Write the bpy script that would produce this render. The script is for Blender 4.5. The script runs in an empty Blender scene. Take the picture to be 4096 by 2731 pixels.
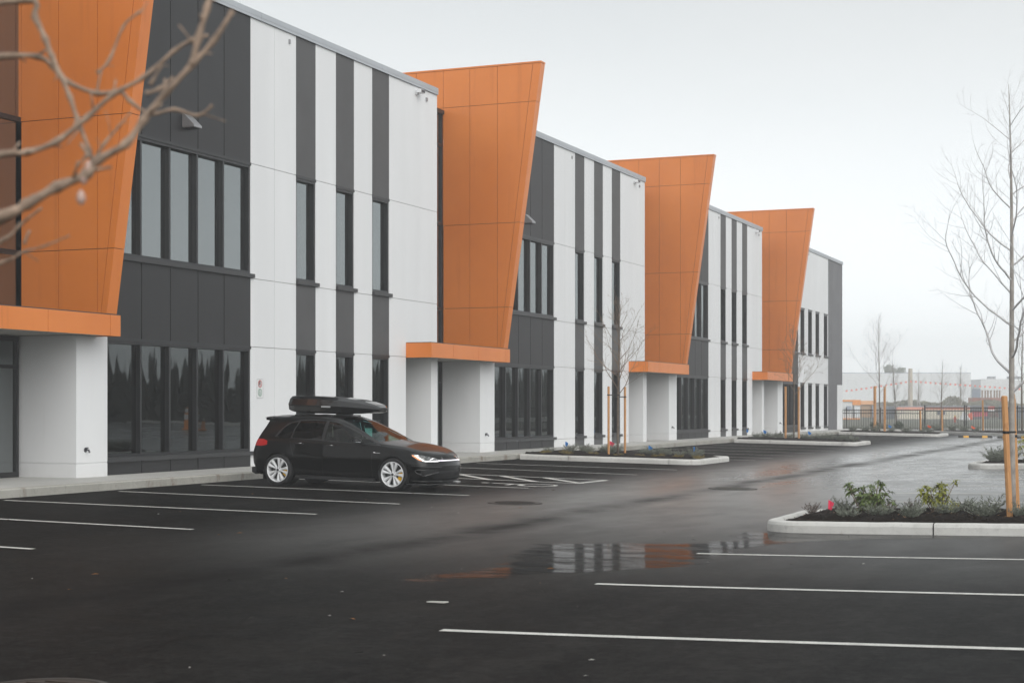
HAZE = .0016; SUN_E = 1.5; EXPO = 0.20
import bpy, bmesh, math, random
from mathutils import Vector, Matrix, noise
R = math.radians
sc = bpy.context.scene
C = sc.collection
PI = math.pi

# ---------------------------------------------------------------- tags
def tag(o, label=None, cat=None, group=None, kind=None):
    if label: o['label'] = label
    if cat: o['category'] = cat
    if group: o['group'] = group
    if kind: o['kind'] = kind
    return o

def empty(name, loc=(0, 0, 0), rz=0.0):
    o = bpy.data.objects.new(name, None)
    o.empty_display_size = 0.2
    o.location = loc
    o.rotation_euler = (0, 0, rz)
    C.objects.link(o)
    return o

def thing(name, label, cat, loc=(0, 0, 0), rz=0.0, group=None):
    return tag(empty(name, loc, rz), label, cat, group)

def world_loc(o):
    v = Vector((0, 0, 0))
    while o is not None:
        v += o.location
        o = o.parent
    return v

def copy_tree(o, parent=None):
    c = o.copy()
    C.objects.link(c)
    c.parent = parent
    for ch in list(o.children):
        copy_tree(ch, c)
    return c

# ---------------------------------------------------------------- mesh builder
class MB:
    def __init__(s):
        s.v = []; s.f = []; s.m = []; s.mi = 0
    def face(s, idx):
        s.f.append(tuple(idx)); s.m.append(s.mi)
    def poly(s, pts):
        b = len(s.v); s.v += [tuple(p) for p in pts]
        s.face(range(b, b + len(pts)))
    def box(s, x0, x1, y0, y1, z0, z1):
        b = len(s.v)
        s.v += [(x0, y0, z0), (x1, y0, z0), (x1, y1, z0), (x0, y1, z0), (x0, y0, z1), (x1, y0, z1), (x1, y1, z1), (x0, y1, z1)]
        for q in ((0, 3, 2, 1), (4, 5, 6, 7), (0, 1, 5, 4), (1, 2, 6, 5), (2, 3, 7, 6), (3, 0, 4, 7)):
            s.face([b + i for i in q])
    def prism(s, ptsA, ptsB):
        n = len(ptsA); b = len(s.v)
        s.v += [tuple(p) for p in ptsA] + [tuple(p) for p in ptsB]
        s.face([b + i for i in range(n)][::-1]); s.face([b + n + i for i in range(n)])
        for i in range(n):
            j = (i + 1) % n
            s.face((b + i, b + j, b + n + j, b + n + i))
    def ext_x(s, yz, x0, x1):
        s.prism([(x0, y, z) for y, z in yz], [(x1, y, z) for y, z in yz])
    def ext_y(s, xz, y0, y1):
        s.prism([(x, y0, z) for x, z in xz], [(x, y1, z) for x, z in xz])
    def ext_z(s, xy, z0, z1):
        s.prism([(x, y, z0) for x, y in xy], [(x, y, z1) for x, y in xy])
    def tube(s, pts, rad, n=6, cap=True):
        pts = [Vector(p) for p in pts]
        if not hasattr(rad, '__len__'): rad = [rad] * len(pts)
        b = len(s.v); up = None
        for i, p in enumerate(pts):
            d = (pts[min(i + 1, len(pts) - 1)] - pts[max(i - 1, 0)])
            if d.length < 1e-9: d = Vector((0, 0, 1))
            d.normalize()
            if up is None:
                up = d.orthogonal().normalized()
            else:
                up = (up - d * up.dot(d))
                up = up.normalized() if up.length > 1e-6 else d.orthogonal().normalized()
            w = d.cross(up)
            for k in range(n):
                a = 2 * PI * k / n
                s.v.append(tuple(p + (up * math.cos(a) + w * math.sin(a)) * rad[i]))
        for i in range(len(pts) - 1):
            for k in range(n):
                s.face((b + i * n + k, b + i * n + (k + 1) % n, b + (i + 1) * n + (k + 1) % n, b + (i + 1) * n + k))
        if cap:
            s.face([b + k for k in range(n)][::-1])
            s.face([b + (len(pts) - 1) * n + k for k in range(n)])
    def lathe(s, prof, n=24, axis='z', o=(0, 0, 0)):
        b = len(s.v)
        for r, h in prof:
            for k in range(n):
                a = 2 * PI * k / n
                c_, s_ = r * math.cos(a), r * math.sin(a)
                p = (c_, s_, h) if axis == 'z' else ((c_, h, s_) if axis == 'y' else (h, c_, s_))
                s.v.append((p[0] + o[0], p[1] + o[1], p[2] + o[2]))
        for i in range(len(prof) - 1):
            for k in range(n):
                s.face((b + i * n + k, b + i * n + (k + 1) % n, b + (i + 1) * n + (k + 1) % n, b + (i + 1) * n + k))
    def build(s, name, mat, parent=None, smooth=False, local=False, bevel=0, recalc=True):
        me = bpy.data.meshes.new(name)
        off = Vector((0, 0, 0)) if (local or parent is None) else world_loc(parent)
        me.from_pydata([(x - off.x, y - off.y, z - off.z) for x, y, z in s.v], [], s.f)
        mats = mat if isinstance(mat, (list, tuple)) else [mat]
        for m_ in mats: me.materials.append(m_)
        for p, mi in zip(me.polygons, s.m): p.material_index = mi
        if recalc:
            bm = bmesh.new(); bm.from_mesh(me)
            bmesh.ops.recalc_face_normals(bm, faces=bm.faces); bm.to_mesh(me); bm.free()
        if smooth:
            for p in me.polygons: p.use_smooth = True
        o = bpy.data.objects.new(name, me)
        C.objects.link(o)
        o.parent = parent
        if bevel:
            md = o.modifiers.new('bevel', 'BEVEL'); md.width = bevel; md.segments = 2; md.limit_method = 'ANGLE'
        return o

# ---------------------------------------------------------------- materials
def newmat(name):
    m = bpy.data.materials.new(name); m.use_nodes = True
    nt = m.node_tree
    return m, nt, nt.nodes['Principled BSDF']

def nd(nt, t, **kw):
    n = nt.nodes.new(t)
    for k, v in kw.items():
        if k.startswith('i_'): n.inputs[k[2:].replace('_', ' ')].default_value = v
        else: setattr(n, k, v)
    return n

def pos(nt): return nt.nodes.new('ShaderNodeNewGeometry').outputs['Position']

def noise_fac(nt, scale, detail=4, rough=.55, vec=None, stretch=None):
    n = nd(nt, 'ShaderNodeTexNoise'); n.inputs['Scale'].default_value = scale
    n.inputs['Detail'].default_value = detail; n.inputs['Roughness'].default_value = rough
    v = vec if vec is not None else pos(nt)
    if stretch:
        mp = nd(nt, 'ShaderNodeMapping'); mp.inputs['Scale'].default_value = stretch
        nt.links.new(v, mp.inputs['Vector']); v = mp.outputs['Vector']
    nt.links.new(v, n.inputs['Vector'])
    return n.outputs['Fac']

def ramp(nt, fac, stops):
    r = nd(nt, 'ShaderNodeValToRGB')
    while len(r.color_ramp.elements) < len(stops): r.color_ramp.elements.new(.5)
    for e, (p, c) in zip(r.color_ramp.elements, stops):
        e.position = p
        e.color = (c, c, c, 1) if not hasattr(c, '__len__') else (*c, 1)
    nt.links.new(fac, r.inputs['Fac'])
    return r.outputs['Color']

def mixc(nt, fac, a, b, mode='MIX'):
    m = nd(nt, 'ShaderNodeMix', data_type='RGBA', blend_type=mode)
    if hasattr(fac, 'node'): nt.links.new(fac, m.inputs[0])
    else: m.inputs[0].default_value = fac
    for s_, v in ((6, a), (7, b)):
        if hasattr(v, 'node'): nt.links.new(v, m.inputs[s_])
        else: m.inputs[s_].default_value = (*v, 1)
    return m.outputs[2]

def bump(nt, bs, h, strength, dist=.01):
    b = nd(nt, 'ShaderNodeBump'); b.inputs['Strength'].default_value = strength; b.inputs['Distance'].default_value = dist
    nt.links.new(h, b.inputs['Height']); nt.links.new(b.outputs['Normal'], bs.inputs['Normal'])
    return b

def mat(name, col, rough=.6, metal=0., var=.12, vs=3., bs=0, bstr=.2, spec=.5, coat=0., stretch=None, fine=0):
    m, nt, b = newmat(name)
    b.inputs['Roughness'].default_value = rough; b.inputs['Metallic'].default_value = metal
    b.inputs['Specular IOR Level'].default_value = spec
    if coat: b.inputs['Coat Weight'].default_value = coat; b.inputs['Coat Roughness'].default_value = .04
    if var:
        f = noise_fac(nt, vs, 5, .6, stretch=stretch)
        lo = tuple(c * (1 - var) for c in col); hi = tuple(min(1, c * (1 + var)) for c in col)
        nt.links.new(mixc(nt, ramp(nt, f, [(.3, 0.), (.7, 1.)]), lo, hi), b.inputs['Base Color'])
    else:
        b.inputs['Base Color'].default_value = (*col, 1)
    if bs: bump(nt, b, noise_fac(nt, bs, 3), bstr)
    return m

M = {}
def mat_white():
    m, nt, b = newmat('white_concrete_paint')
    streak = noise_fac(nt, 1.2, 5, .6, stretch=(1, 1, .12))
    fine = noise_fac(nt, 30, 3, .6)
    oi = nd(nt, 'ShaderNodeObjectInfo')
    c = mixc(nt, ramp(nt, streak, [(.35, 0.), (.7, 1.)]), (.79, .80, .81), (.86, .87, .88))
    c = mixc(nt, ramp(nt, oi.outputs['Random'], [(0., 0.), (1., .4)]), c, (.77, .775, .78))
    drip = noise_fac(nt, 5, 6, .7, stretch=(1, 1, .035))
    c = mixc(nt, ramp(nt, drip, [(.62, 0.), (.78, .2)]), c, (.56, .56, .55))
    # soil splashed up from the pavement
    sep = nd(nt, 'ShaderNodeSeparateXYZ'); nt.links.new(pos(nt), sep.inputs[0])
    low = nd(nt, 'ShaderNodeMapRange'); low.inputs[1].default_value = .02; low.inputs[2].default_value = .35
    low.inputs[3].default_value = .28; low.inputs[4].default_value = 0.
    nt.links.new(sep.outputs['Z'], low.inputs[0])
    mu = nd(nt, 'ShaderNodeMath', operation='MULTIPLY'); nt.links.new(low.outputs[0], mu.inputs[0]); nt.links.new(noise_fac(nt, 6, 5), mu.inputs[1])
    c = mixc(nt, mu.outputs[0], c, (.42, .39, .34))
    nt.links.new(c, b.inputs['Base Color']); b.inputs['Roughness'].default_value = .75
    bump(nt, b, fine, .15, .004)
    return m
def mat_orange():
    m, nt, b = newmat('copper_orange_panel')
    f = noise_fac(nt, .5, 3)
    fl = noise_fac(nt, 180, 2, .7)
    c = mixc(nt, ramp(nt, f, [(.3, 0.), (.7, 1.)]), (.76, .212, .026), (.84, .25, .038))
    c = mixc(nt, ramp(nt, fl, [(.4, 0.), (.65, .5)]), c, (.78, .27, .08))
    nt.links.new(c, b.inputs['Base Color'])
    dr = noise_fac(nt, 4, 6, .7, stretch=(1, 1, .04)); lw_ = noise_fac(nt, .35, 3)
    c2 = mixc(nt, ramp(nt, dr, [(.56, 0.), (.75, .4)]), c, (.50, .13, .02)); c2 = mixc(nt, ramp(nt, lw_, [(.35, .0), (.7, .30)]), c2, (.60, .15, .02))
    nt.links.new(c2, b.inputs['Base Color']); nt.links.new(ramp(nt, dr, [(.3, .30), (.7, .46)]), b.inputs['Roughness'])
    bump(nt, b, noise_fac(nt, .9, 1, .4), .25, .012)
    b.inputs['Metallic'].default_value = .05; b.inputs['Specular IOR Level'].default_value = .5
    return m
def mat_glass(name, tint, base_refl, trans):
    m = bpy.data.materials.new(name); m.use_nodes = True; nt = m.node_tree; nt.nodes.clear()
    out = nd(nt, 'ShaderNodeOutputMaterial')
    g = nd(nt, 'ShaderNodeBsdfGlossy'); g.inputs['Roughness'].default_value = .015; g.inputs['Color'].default_value = (.86, .92, .93, 1)
    t = nd(nt, 'ShaderNodeBsdfTransparent'); t.inputs['Color'].default_value = (*tint, 1)
    lw = nd(nt, 'ShaderNodeFresnel'); lw.inputs['IOR'].default_value = base_refl
    # slow waviness of large panes
    bp = nd(nt, 'ShaderNodeBump'); bp.inputs['Strength'].default_value = .2; bp.inputs['Distance'].default_value = .012
    oi = nd(nt, 'ShaderNodeObjectInfo'); sh = nd(nt, 'ShaderNodeVectorMath', operation='SCALE'); sh.inputs[0].default_value = (31., 17., 9.); nt.links.new(oi.outputs['Random'], sh.inputs['Scale'])
    pv = nd(nt, 'ShaderNodeVectorMath', operation='ADD'); nt.links.new(pos(nt), pv.inputs[0]); nt.links.new(sh.outputs[0], pv.inputs[1])
    nt.links.new(noise_fac(nt, 1.3, 1, .4, pv.outputs[0], stretch=(1, 1, .5)), bp.inputs['Height'])
    nt.links.new(bp.outputs['Normal'], g.inputs['Normal'])
    mx = nd(nt, 'ShaderNodeMixShader'); nt.links.new(lw.outputs[0], mx.inputs[0]); nt.links.new(t.outputs[0], mx.inputs[1]); nt.links.new(g.outputs[0], mx.inputs[2])
    nt.links.new(mx.outputs[0], out.inputs['Surface'])
    return m
def mat_asphalt():
    m, nt, b = newmat('asphalt')
    p = pos(nt)
    big = noise_fac(nt, .16, 5, .6, p, stretch=(1.6, .7, 1))
    mid = noise_fac(nt, 1.1, 5, .62, p, stretch=(1.5, .6, 1))
    fine = noise_fac(nt, 70, 3, .75, p)
    grain = noise_fac(nt, 320, 2, .8, p)
    c = mixc(nt, ramp(nt, big, [(.35, 0.), (.65, 1.)]), (.0032, .0032, .0030), (.0062, .006, .0056))
    c = mixc(nt, ramp(nt, mid, [(.3, .0), (.75, .55)]), c, (.009, .0082, .0074))
    c = mixc(nt, ramp(nt, noise_fac(nt, 28, 6, .85, p), [(.46, 0.), (.60, .85)]), c, (.017, .0165, .0155))
    c = mixc(nt, ramp(nt, grain, [(.62, 0.), (.74, .8)]), c, (.13, .125, .115))
    # long faint tracks worn along the driving direction
    tr = noise_fac(nt, 1.0, 5, .65, p, stretch=(1.5, .07, 1))
    c = mixc(nt, ramp(nt, tr, [(.50, 0.), (.68, .7)]), c, (.021, .020, .0185))
    peb = noise_fac(nt, 11, 8, .85, p)
    c = mixc(nt, ramp(nt, peb, [(.40, .85), (.50, 0.)]), c, (.001, .001, .001))
    c = mixc(nt, ramp(nt, peb, [(.53, 0.), (.64, .75)]), c, (.032, .031, .029))
    blot = noise_fac(nt, 3.2, 9, .8, p)
    c = mixc(nt, ramp(nt, blot, [(.40, .6), (.52, 0.)]), c, (.003, .003, .003))
    c = mixc(nt, ramp(nt, blot, [(.54, 0.), (.68, .6)]), c, (.026, .0245, .0225))
    vo = nd(nt, 'ShaderNodeTexVoronoi', feature='DISTANCE_TO_EDGE'); vo.inputs['Scale'].default_value = .22
    vw = nd(nt, 'ShaderNodeVectorMath', operation='ADD'); nt.links.new(p, vw.inputs[0])
    nzc = nd(nt, 'ShaderNodeTexNoise'); nzc.inputs['Scale'].default_value = .8; nzc.inputs['Detail'].default_value = 6; nt.links.new(p, nzc.inputs['Vector']); nt.links.new(nzc.outputs['Color'], vw.inputs[1])
    nt.links.new(vw.outputs[0], vo.inputs['Vector'])
    c = mixc(nt, ramp(nt, vo.outputs['Distance'], [(.0, .75), (.006, 0.)]), c, (.004, .004, .004))
    st = ramp(nt, noise_fac(nt, .55, 6, .7, p, stretch=(.45, 1.5, 1)), [(.56, 0.), (.70, .55)])
    c = mixc(nt, st, c, (.017, .0145, .0115))
    sep = nd(nt, 'ShaderNodeSeparateXYZ'); nt.links.new(p, sep.inputs[0])
    # aisle asphalt lightened with distance: glare of the far lane put into its colour
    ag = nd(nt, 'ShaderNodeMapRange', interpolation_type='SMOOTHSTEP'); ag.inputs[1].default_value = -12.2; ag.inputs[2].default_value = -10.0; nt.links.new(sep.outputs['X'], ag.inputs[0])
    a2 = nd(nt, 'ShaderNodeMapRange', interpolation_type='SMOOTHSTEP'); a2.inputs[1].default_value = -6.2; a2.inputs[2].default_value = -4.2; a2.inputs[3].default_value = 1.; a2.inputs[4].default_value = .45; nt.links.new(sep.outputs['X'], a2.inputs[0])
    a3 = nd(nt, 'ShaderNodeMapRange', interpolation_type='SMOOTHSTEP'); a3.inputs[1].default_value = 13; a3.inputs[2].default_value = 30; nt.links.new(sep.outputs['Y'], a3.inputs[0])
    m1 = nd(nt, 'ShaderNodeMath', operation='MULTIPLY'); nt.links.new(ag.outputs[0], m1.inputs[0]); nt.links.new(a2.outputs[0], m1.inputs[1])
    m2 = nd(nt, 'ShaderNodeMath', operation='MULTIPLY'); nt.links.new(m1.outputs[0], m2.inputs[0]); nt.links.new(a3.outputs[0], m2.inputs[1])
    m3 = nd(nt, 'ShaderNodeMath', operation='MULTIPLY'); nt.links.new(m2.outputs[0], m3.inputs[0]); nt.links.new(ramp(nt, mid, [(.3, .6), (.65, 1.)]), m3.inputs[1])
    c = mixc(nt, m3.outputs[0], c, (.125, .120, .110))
    # paving seam with sealant along the aisle, slightly wandering
    wob = nd(nt, 'ShaderNodeMath', operation='MULTIPLY_ADD'); nt.links.new(noise_fac(nt, .25, 3, .6, p), wob.inputs[0]); wob.inputs[1].default_value = .9; wob.inputs[2].default_value = 8.35
    ad = nd(nt, 'ShaderNodeMath', operation='ADD'); nt.links.new(sep.outputs['X'], ad.inputs[0]); nt.links.new(wob.outputs[0], ad.inputs[1])
    ab = nd(nt, 'ShaderNodeMath', operation='ABSOLUTE'); nt.links.new(ad.outputs[0], ab.inputs[0])
    seam = nd(nt, 'ShaderNodeMapRange'); seam.inputs[1].default_value = .05; seam.inputs[2].default_value = .55; seam.inputs[3].default_value = .75; seam.inputs[4].default_value = 0.
    nt.links.new(ab.outputs[0], seam.inputs[0])
    sm = nd(nt, 'ShaderNodeMath', operation='MULTIPLY'); nt.links.new(seam.outputs[0], sm.inputs[0]); nt.links.new(ramp(nt, noise_fac(nt, .7, 4, .6, p), [(.35, .2), (.6, 1.)]), sm.inputs[1])
    c = mixc(nt, sm.outputs[0], c, (.010, .009, .009))
    nt.links.new(c, b.inputs['Base Color'])
    # dampness: the aisle and the right-hand stalls are wet, the stalls by the kerb nearly dry
    wx = nd(nt, 'ShaderNodeMapRange', interpolation_type='SMOOTHSTEP'); wx.inputs[1].default_value = -13.2; wx.inputs[2].default_value = -9.5
    nt.links.new(sep.outputs['X'], wx.inputs[0])
    wn = nd(nt, 'ShaderNodeMath', operation='MULTIPLY'); nt.links.new(wx.outputs[0], wn.inputs[0])
    nt.links.new(ramp(nt, mixc(nt, .5, big, mid), [(.36, .72), (.56, 1.)]), wn.inputs[1])
    ws = nd(nt, 'ShaderNodeMath', operation='SUBTRACT'); nt.links.new(wn.outputs[0], ws.inputs[0]); nt.links.new(sm.outputs[0], ws.inputs[1]); ws.use_clamp = True
    wy = nd(nt, 'ShaderNodeMapRange', interpolation_type='SMOOTHSTEP'); wy.inputs[1].default_value = 14; wy.inputs[2].default_value = 42; wy.inputs[3].default_value = .50; wy.inputs[4].default_value = .21
    nt.links.new(sep.outputs['Y'], wy.inputs[0])
    ro = nd(nt, 'ShaderNodeMapRange'); ro.inputs[3].default_value = .62; nt.links.new(wy.outputs[0], ro.inputs[4])
    spy = nd(nt, 'ShaderNodeMapRange', interpolation_type='SMOOTHSTEP'); spy.inputs[1].default_value = 13; spy.inputs[2].default_value = 36; spy.inputs[3].default_value = .015; spy.inputs[4].default_value = 1.0
    nt.links.new(sep.outputs['Y'], spy.inputs[0])
    sp = nd(nt, 'ShaderNodeMapRange'); sp.inputs[3].default_value = .015; nt.links.new(spy.outputs[0], sp.inputs[4])
    nt.links.new(ws.outputs[0], sp.inputs[0]); nt.links.new(sp.outputs[0], b.inputs['Specular IOR Level'])
    nt.links.new(ws.outputs[0], ro.inputs[0])
    nt.links.new(ro.outputs[0], b.inputs['Roughness'])
    bp = nd(nt, 'ShaderNodeBump'); bp.inputs['Distance'].default_value = .006
    by = nd(nt, 'ShaderNodeMapRange', interpolation_type='SMOOTHSTEP'); by.inputs[1].default_value = 12; by.inputs[2].default_value = 32; by.inputs[3].default_value = .5; by.inputs[4].default_value = .006; nt.links.new(sep.outputs['Y'], by.inputs[0])
    bs = nd(nt, 'ShaderNodeMapRange'); bs.inputs[3].default_value = .6; nt.links.new(by.outputs[0], bs.inputs[4])
    nt.links.new(ws.outputs[0], bs.inputs[0]); nt.links.new(bs.outputs[0], bp.inputs['Strength'])
    nt.links.new(fine, bp.inputs['Height']); nt.links.new(bp.outputs['Normal'], b.inputs['Normal'])
    return m
def mat_puddle(name, ior, rough):
    m = bpy.data.materials.new(name); m.use_nodes = True; nt = m.node_tree; nt.nodes.clear()
    out = nd(nt, 'ShaderNodeOutputMaterial')
    g = nd(nt, 'ShaderNodeBsdfPrincipled'); g.inputs['Base Color'].default_value = (.012, .011, .010, 1); g.inputs['Roughness'].default_value = rough; g.inputs['IOR'].default_value = ior
    bp = nd(nt, 'ShaderNodeBump'); bp.inputs['Strength'].default_value = .25; bp.inputs['Distance'].default_value = .004
    nt.links.new(noise_fac(nt, 6, 4, .6), bp.inputs['Height']); nt.links.new(bp.outputs['Normal'], g.inputs['Normal'])
    t = nd(nt, 'ShaderNodeBsdfTransparent')
    at = nd(nt, 'ShaderNodeAttribute', attribute_name='edge')
    ad = nd(nt, 'ShaderNodeMath', operation='ADD'); nt.links.new(at.outputs['Fac'], ad.inputs[0])
    nz = nd(nt, 'ShaderNodeMath', operation='MULTIPLY'); nt.links.new(noise_fac(nt, 1.7, 9, .8, stretch=(.55, 1.7, 1)), nz.inputs[0]); nz.inputs[1].default_value = 2.1
    nt.links.new(nz.outputs[0], ad.inputs[1])
    mr = nd(nt, 'ShaderNodeMapRange'); mr.inputs[1].default_value = 1.80; mr.inputs[2].default_value = 2.12; mr.inputs[4].default_value = .74
    nt.links.new(ad.outputs[0], mr.inputs[0])
    mx = nd(nt, 'ShaderNodeMixShader'); nt.links.new(mr.outputs[0], mx.inputs[0]); nt.links.new(t.outputs[0], mx.inputs[1]); nt.links.new(g.outputs[0], mx.inputs[2])
    nt.links.new(mx.outputs[0], out.inputs['Surface'])
    return m
def mat_concrete(name, a, b_, ground=False, stain=(.54, .68, .8)):
    m, nt, b = newmat(name)
    f = noise_fac(nt, .9, 6, .65); g = noise_fac(nt, 9, 6, .7)
    c = mixc(nt, ramp(nt, f, [(.3, 0.), (.7, 1.)]), a, b_)
    c = mixc(nt, ramp(nt, g, [(.5, 0.), (.8, .5)]), c, tuple(x * .62 for x in a))
    if not ground:
        sep = nd(nt, 'ShaderNodeSeparateXYZ'); nt.links.new(pos(nt), sep.inputs[0])
        st = noise_fac(nt, 2.2, 6, .75, stretch=(1, 1, .4))
        # rusty brown run-off stains on the kerb face
        c = mixc(nt, ramp(nt, st, [(stain[0], 0.), (stain[1], stain[2])]), c, (.17, .115, .075))
    nt.links.new(c, b.inputs['Base Color']); b.inputs['Roughness'].default_value = .7
    bump(nt, b, noise_fac(nt, 60, 4), .25, .005)
    return m

M['white'] = mat_white()
M['clad'] = mat('charcoal_panel_paint', (.015, .015, .017), .5, var=.12, vs=1.5, bs=120, bstr=.1)
M['stripe'] = mat('mid_grey_panel_paint', (.080, .080, .082), .6, var=.1, vs=1.5, bs=120, bstr=.1)
M['grey_rib'] = mat('grey_ribbed_metal', (.17, .17, .18), .5, var=.1, vs=1)
M['frame'] = mat('dark_window_metal', (.014, .015, .017), .38, var=.1, vs=8)
M['sill'] = mat('charcoal_flashing', (.035, .036, .038), .45, var=.15, vs=3)
M['orange'] = mat_orange()
M['seam'] = mat('dark_seam', (.02, .012, .008), .8, var=0)
M['coping'] = mat('parapet_metal', (.44, .47, .50), .45, var=.06, vs=.6)
M['glass'] = mat_glass('tinted_glass', (.16, .20, .18), 3.3, 1)
M['glasslow'] = mat_glass('dimmed_ground_floor_glass', (.09, .11, .10), 1.95, 1)  # same glass as upstairs, dimmed to imitate darker reflections low down
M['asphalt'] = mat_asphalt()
M['puddle'] = mat_puddle('silty_water', 1.10, .07); M['water'] = mat_puddle('clear_water', 1.33, .05)
M['pave'] = mat_concrete('pavement_concrete', (.46, .455, .43), (.54, .53, .50), True)
M['kerb'] = mat_concrete('kerb_concrete', (.33, .32, .285), (.44, .43, .39))
M['kerbnew'] = mat_concrete('island_kerb_concrete', (.54, .53, .50), (.68, .67, .64), False, (.62, .76, .6))
M['paint'] = mat('road_paint', (.62, .61, .57), .6, var=.18, vs=7)
_m = M['paint']; _nt = _m.node_tree; _b = _nt.nodes['Principled BSDF']; _src = _b.inputs['Base Color'].links[0].from_socket
_w = mixc(_nt, ramp(_nt, noise_fac(_nt, 26, 8, .8), [(.56, 0.), (.68, .75)]), _src, (.09, .088, .08))
_w = mixc(_nt, ramp(_nt, noise_fac(_nt, 1.6, 4, .7), [(.62, 0.), (.75, .5)]), _w, (.16, .15, .13))
_nt.links.new(_w, _b.inputs['Base Color'])
M['inner'] = mat('interior_plaster', (.45, .50, .47), .8, var=.1)
M['soffit'] = mat('soffit_plaster', (.42, .41, .38), .8, var=.05)
M['lampm'] = mat('lamp_aluminium', (.35, .35, .36), .4, .5)
M['lampd'] = mat('lamp_dark', (.07, .07, .08), .45)
# ================================================================ SETTING: ground
XV = -6.0; KX = -17.9
def zg(x):
    if x < KX: return -0.16
    return -0.4013 + .02 * math.sqrt((x - XV) ** 2 + 4)

def build_ground():
    b = MB(); S = 460
    b.poly([(-S, -120, -.55), (S, -120, -.55), (S, 620, -.55), (-S, 620, -.55)])
    m, nt, bs = newmat('rough_field')
    f = noise_fac(nt, .06, 6, .65, stretch=(.5, 1.5, 1)); g = noise_fac(nt, 1.2, 5, .7)
    c = mixc(nt, ramp(nt, f, [(.35, 0.), (.65, 1.)]), (.085, .092, .065), (.15, .145, .11))
    c = mixc(nt, ramp(nt, g, [(.45, 0.), (.75, .6)]), c, (.07, .085, .04))
    nt.links.new(c, bs.inputs['Base Color']); bs.inputs['Roughness'].default_value = .95
    tag(b.build('field', m), kind='structure', label='flat grey green rough field stretching beyond the fence')
    # asphalt lot (graded to a valley along the aisle), its far end cut back along the slanting kerb
    b = MB()
    xs = [KX + i * .3 for i in range(int((30 - KX) / .3) + 1)]
    def yend(x): return 104.2 - max(0, (x + 16.5)) * .98 if x < -6 else 104.2 - 10.3 + (x + 6) * .05
    ys = [-.02 + i / 60 for i in range(61)]
    n = len(ys)
    for x in xs:
        ye = yend(x)
        for t in [i / 60 for i in range(61)]:
            y = -25 + (ye + 25) * t
            b.v.append((x, y, zg(x)))
    for i in range(len(xs) - 1):
        for j in range(60):
            b.face((i * 61 + j, (i + 1) * 61 + j, (i + 1) * 61 + j + 1, i * 61 + j + 1))
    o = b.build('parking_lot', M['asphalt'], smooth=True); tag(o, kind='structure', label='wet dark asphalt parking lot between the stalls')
    # pavement with kerb, scored joints every 3 m
    b = MB()
    y = 2.0; 
    while y < 104:
        b.box(-21.2, KX - .16, y + .006, y + 2.994, -.4, -.006 - .0)
        y += 3.0
    o = b.build('pavement', M['pave']); tag(o, kind='structure', label='pale concrete pavement along the building')
    b = MB(); b.box(-21.2, KX - .17, 2.0, 104, -.4, -.02); o = b.build('pavement_joint_bed', M['seam']); tag(o, kind='structure')
    b = MB(); y = 2.0
    while y < 104:
        sec = [(KX - .158, -.5), (KX, -.5), (KX - .006, -.03), (KX - .03, -.008), (KX - .158, -.004)]
        b.ext_y(sec, y + .004, y + 2.996); y += 3.0
    o = b.build('kerb', M['kerb']); tag(o, kind='structure', label='stained concrete kerb in front of the building')

def strip(b, x0, y0, x1, y1, w, lift=.004):
    d = Vector((x1 - x0, y1 - y0)); L = d.length; d.normalize(); nrm = Vector((-d.y, d.x)) * w / 2
    n = max(1, int(L / .3)); base = len(b.v)
    for i in range(n + 1):
        t = i / n; x = x0 + (x1 - x0) * t; y = y0 + (y1 - y0) * t
        for s_ in (1, -1):
            px, py = x + nrm.x * s_, y + nrm.y * s_
            b.v.append((px, py, zg(px) + lift))
    for i in range(n):
        b.face((base + 2 * i, base + 2 * i + 1, base + 2 * i + 3, base + 2 * i + 2))

def paint_line(x0, y0, x1, y1, w=.10):
    b = MB(); strip(b, x0, y0, x1, y1, w)
    o = b.build('painted_line', M['paint'], recalc=False)
    tag(o, kind='structure'); return o

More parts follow.
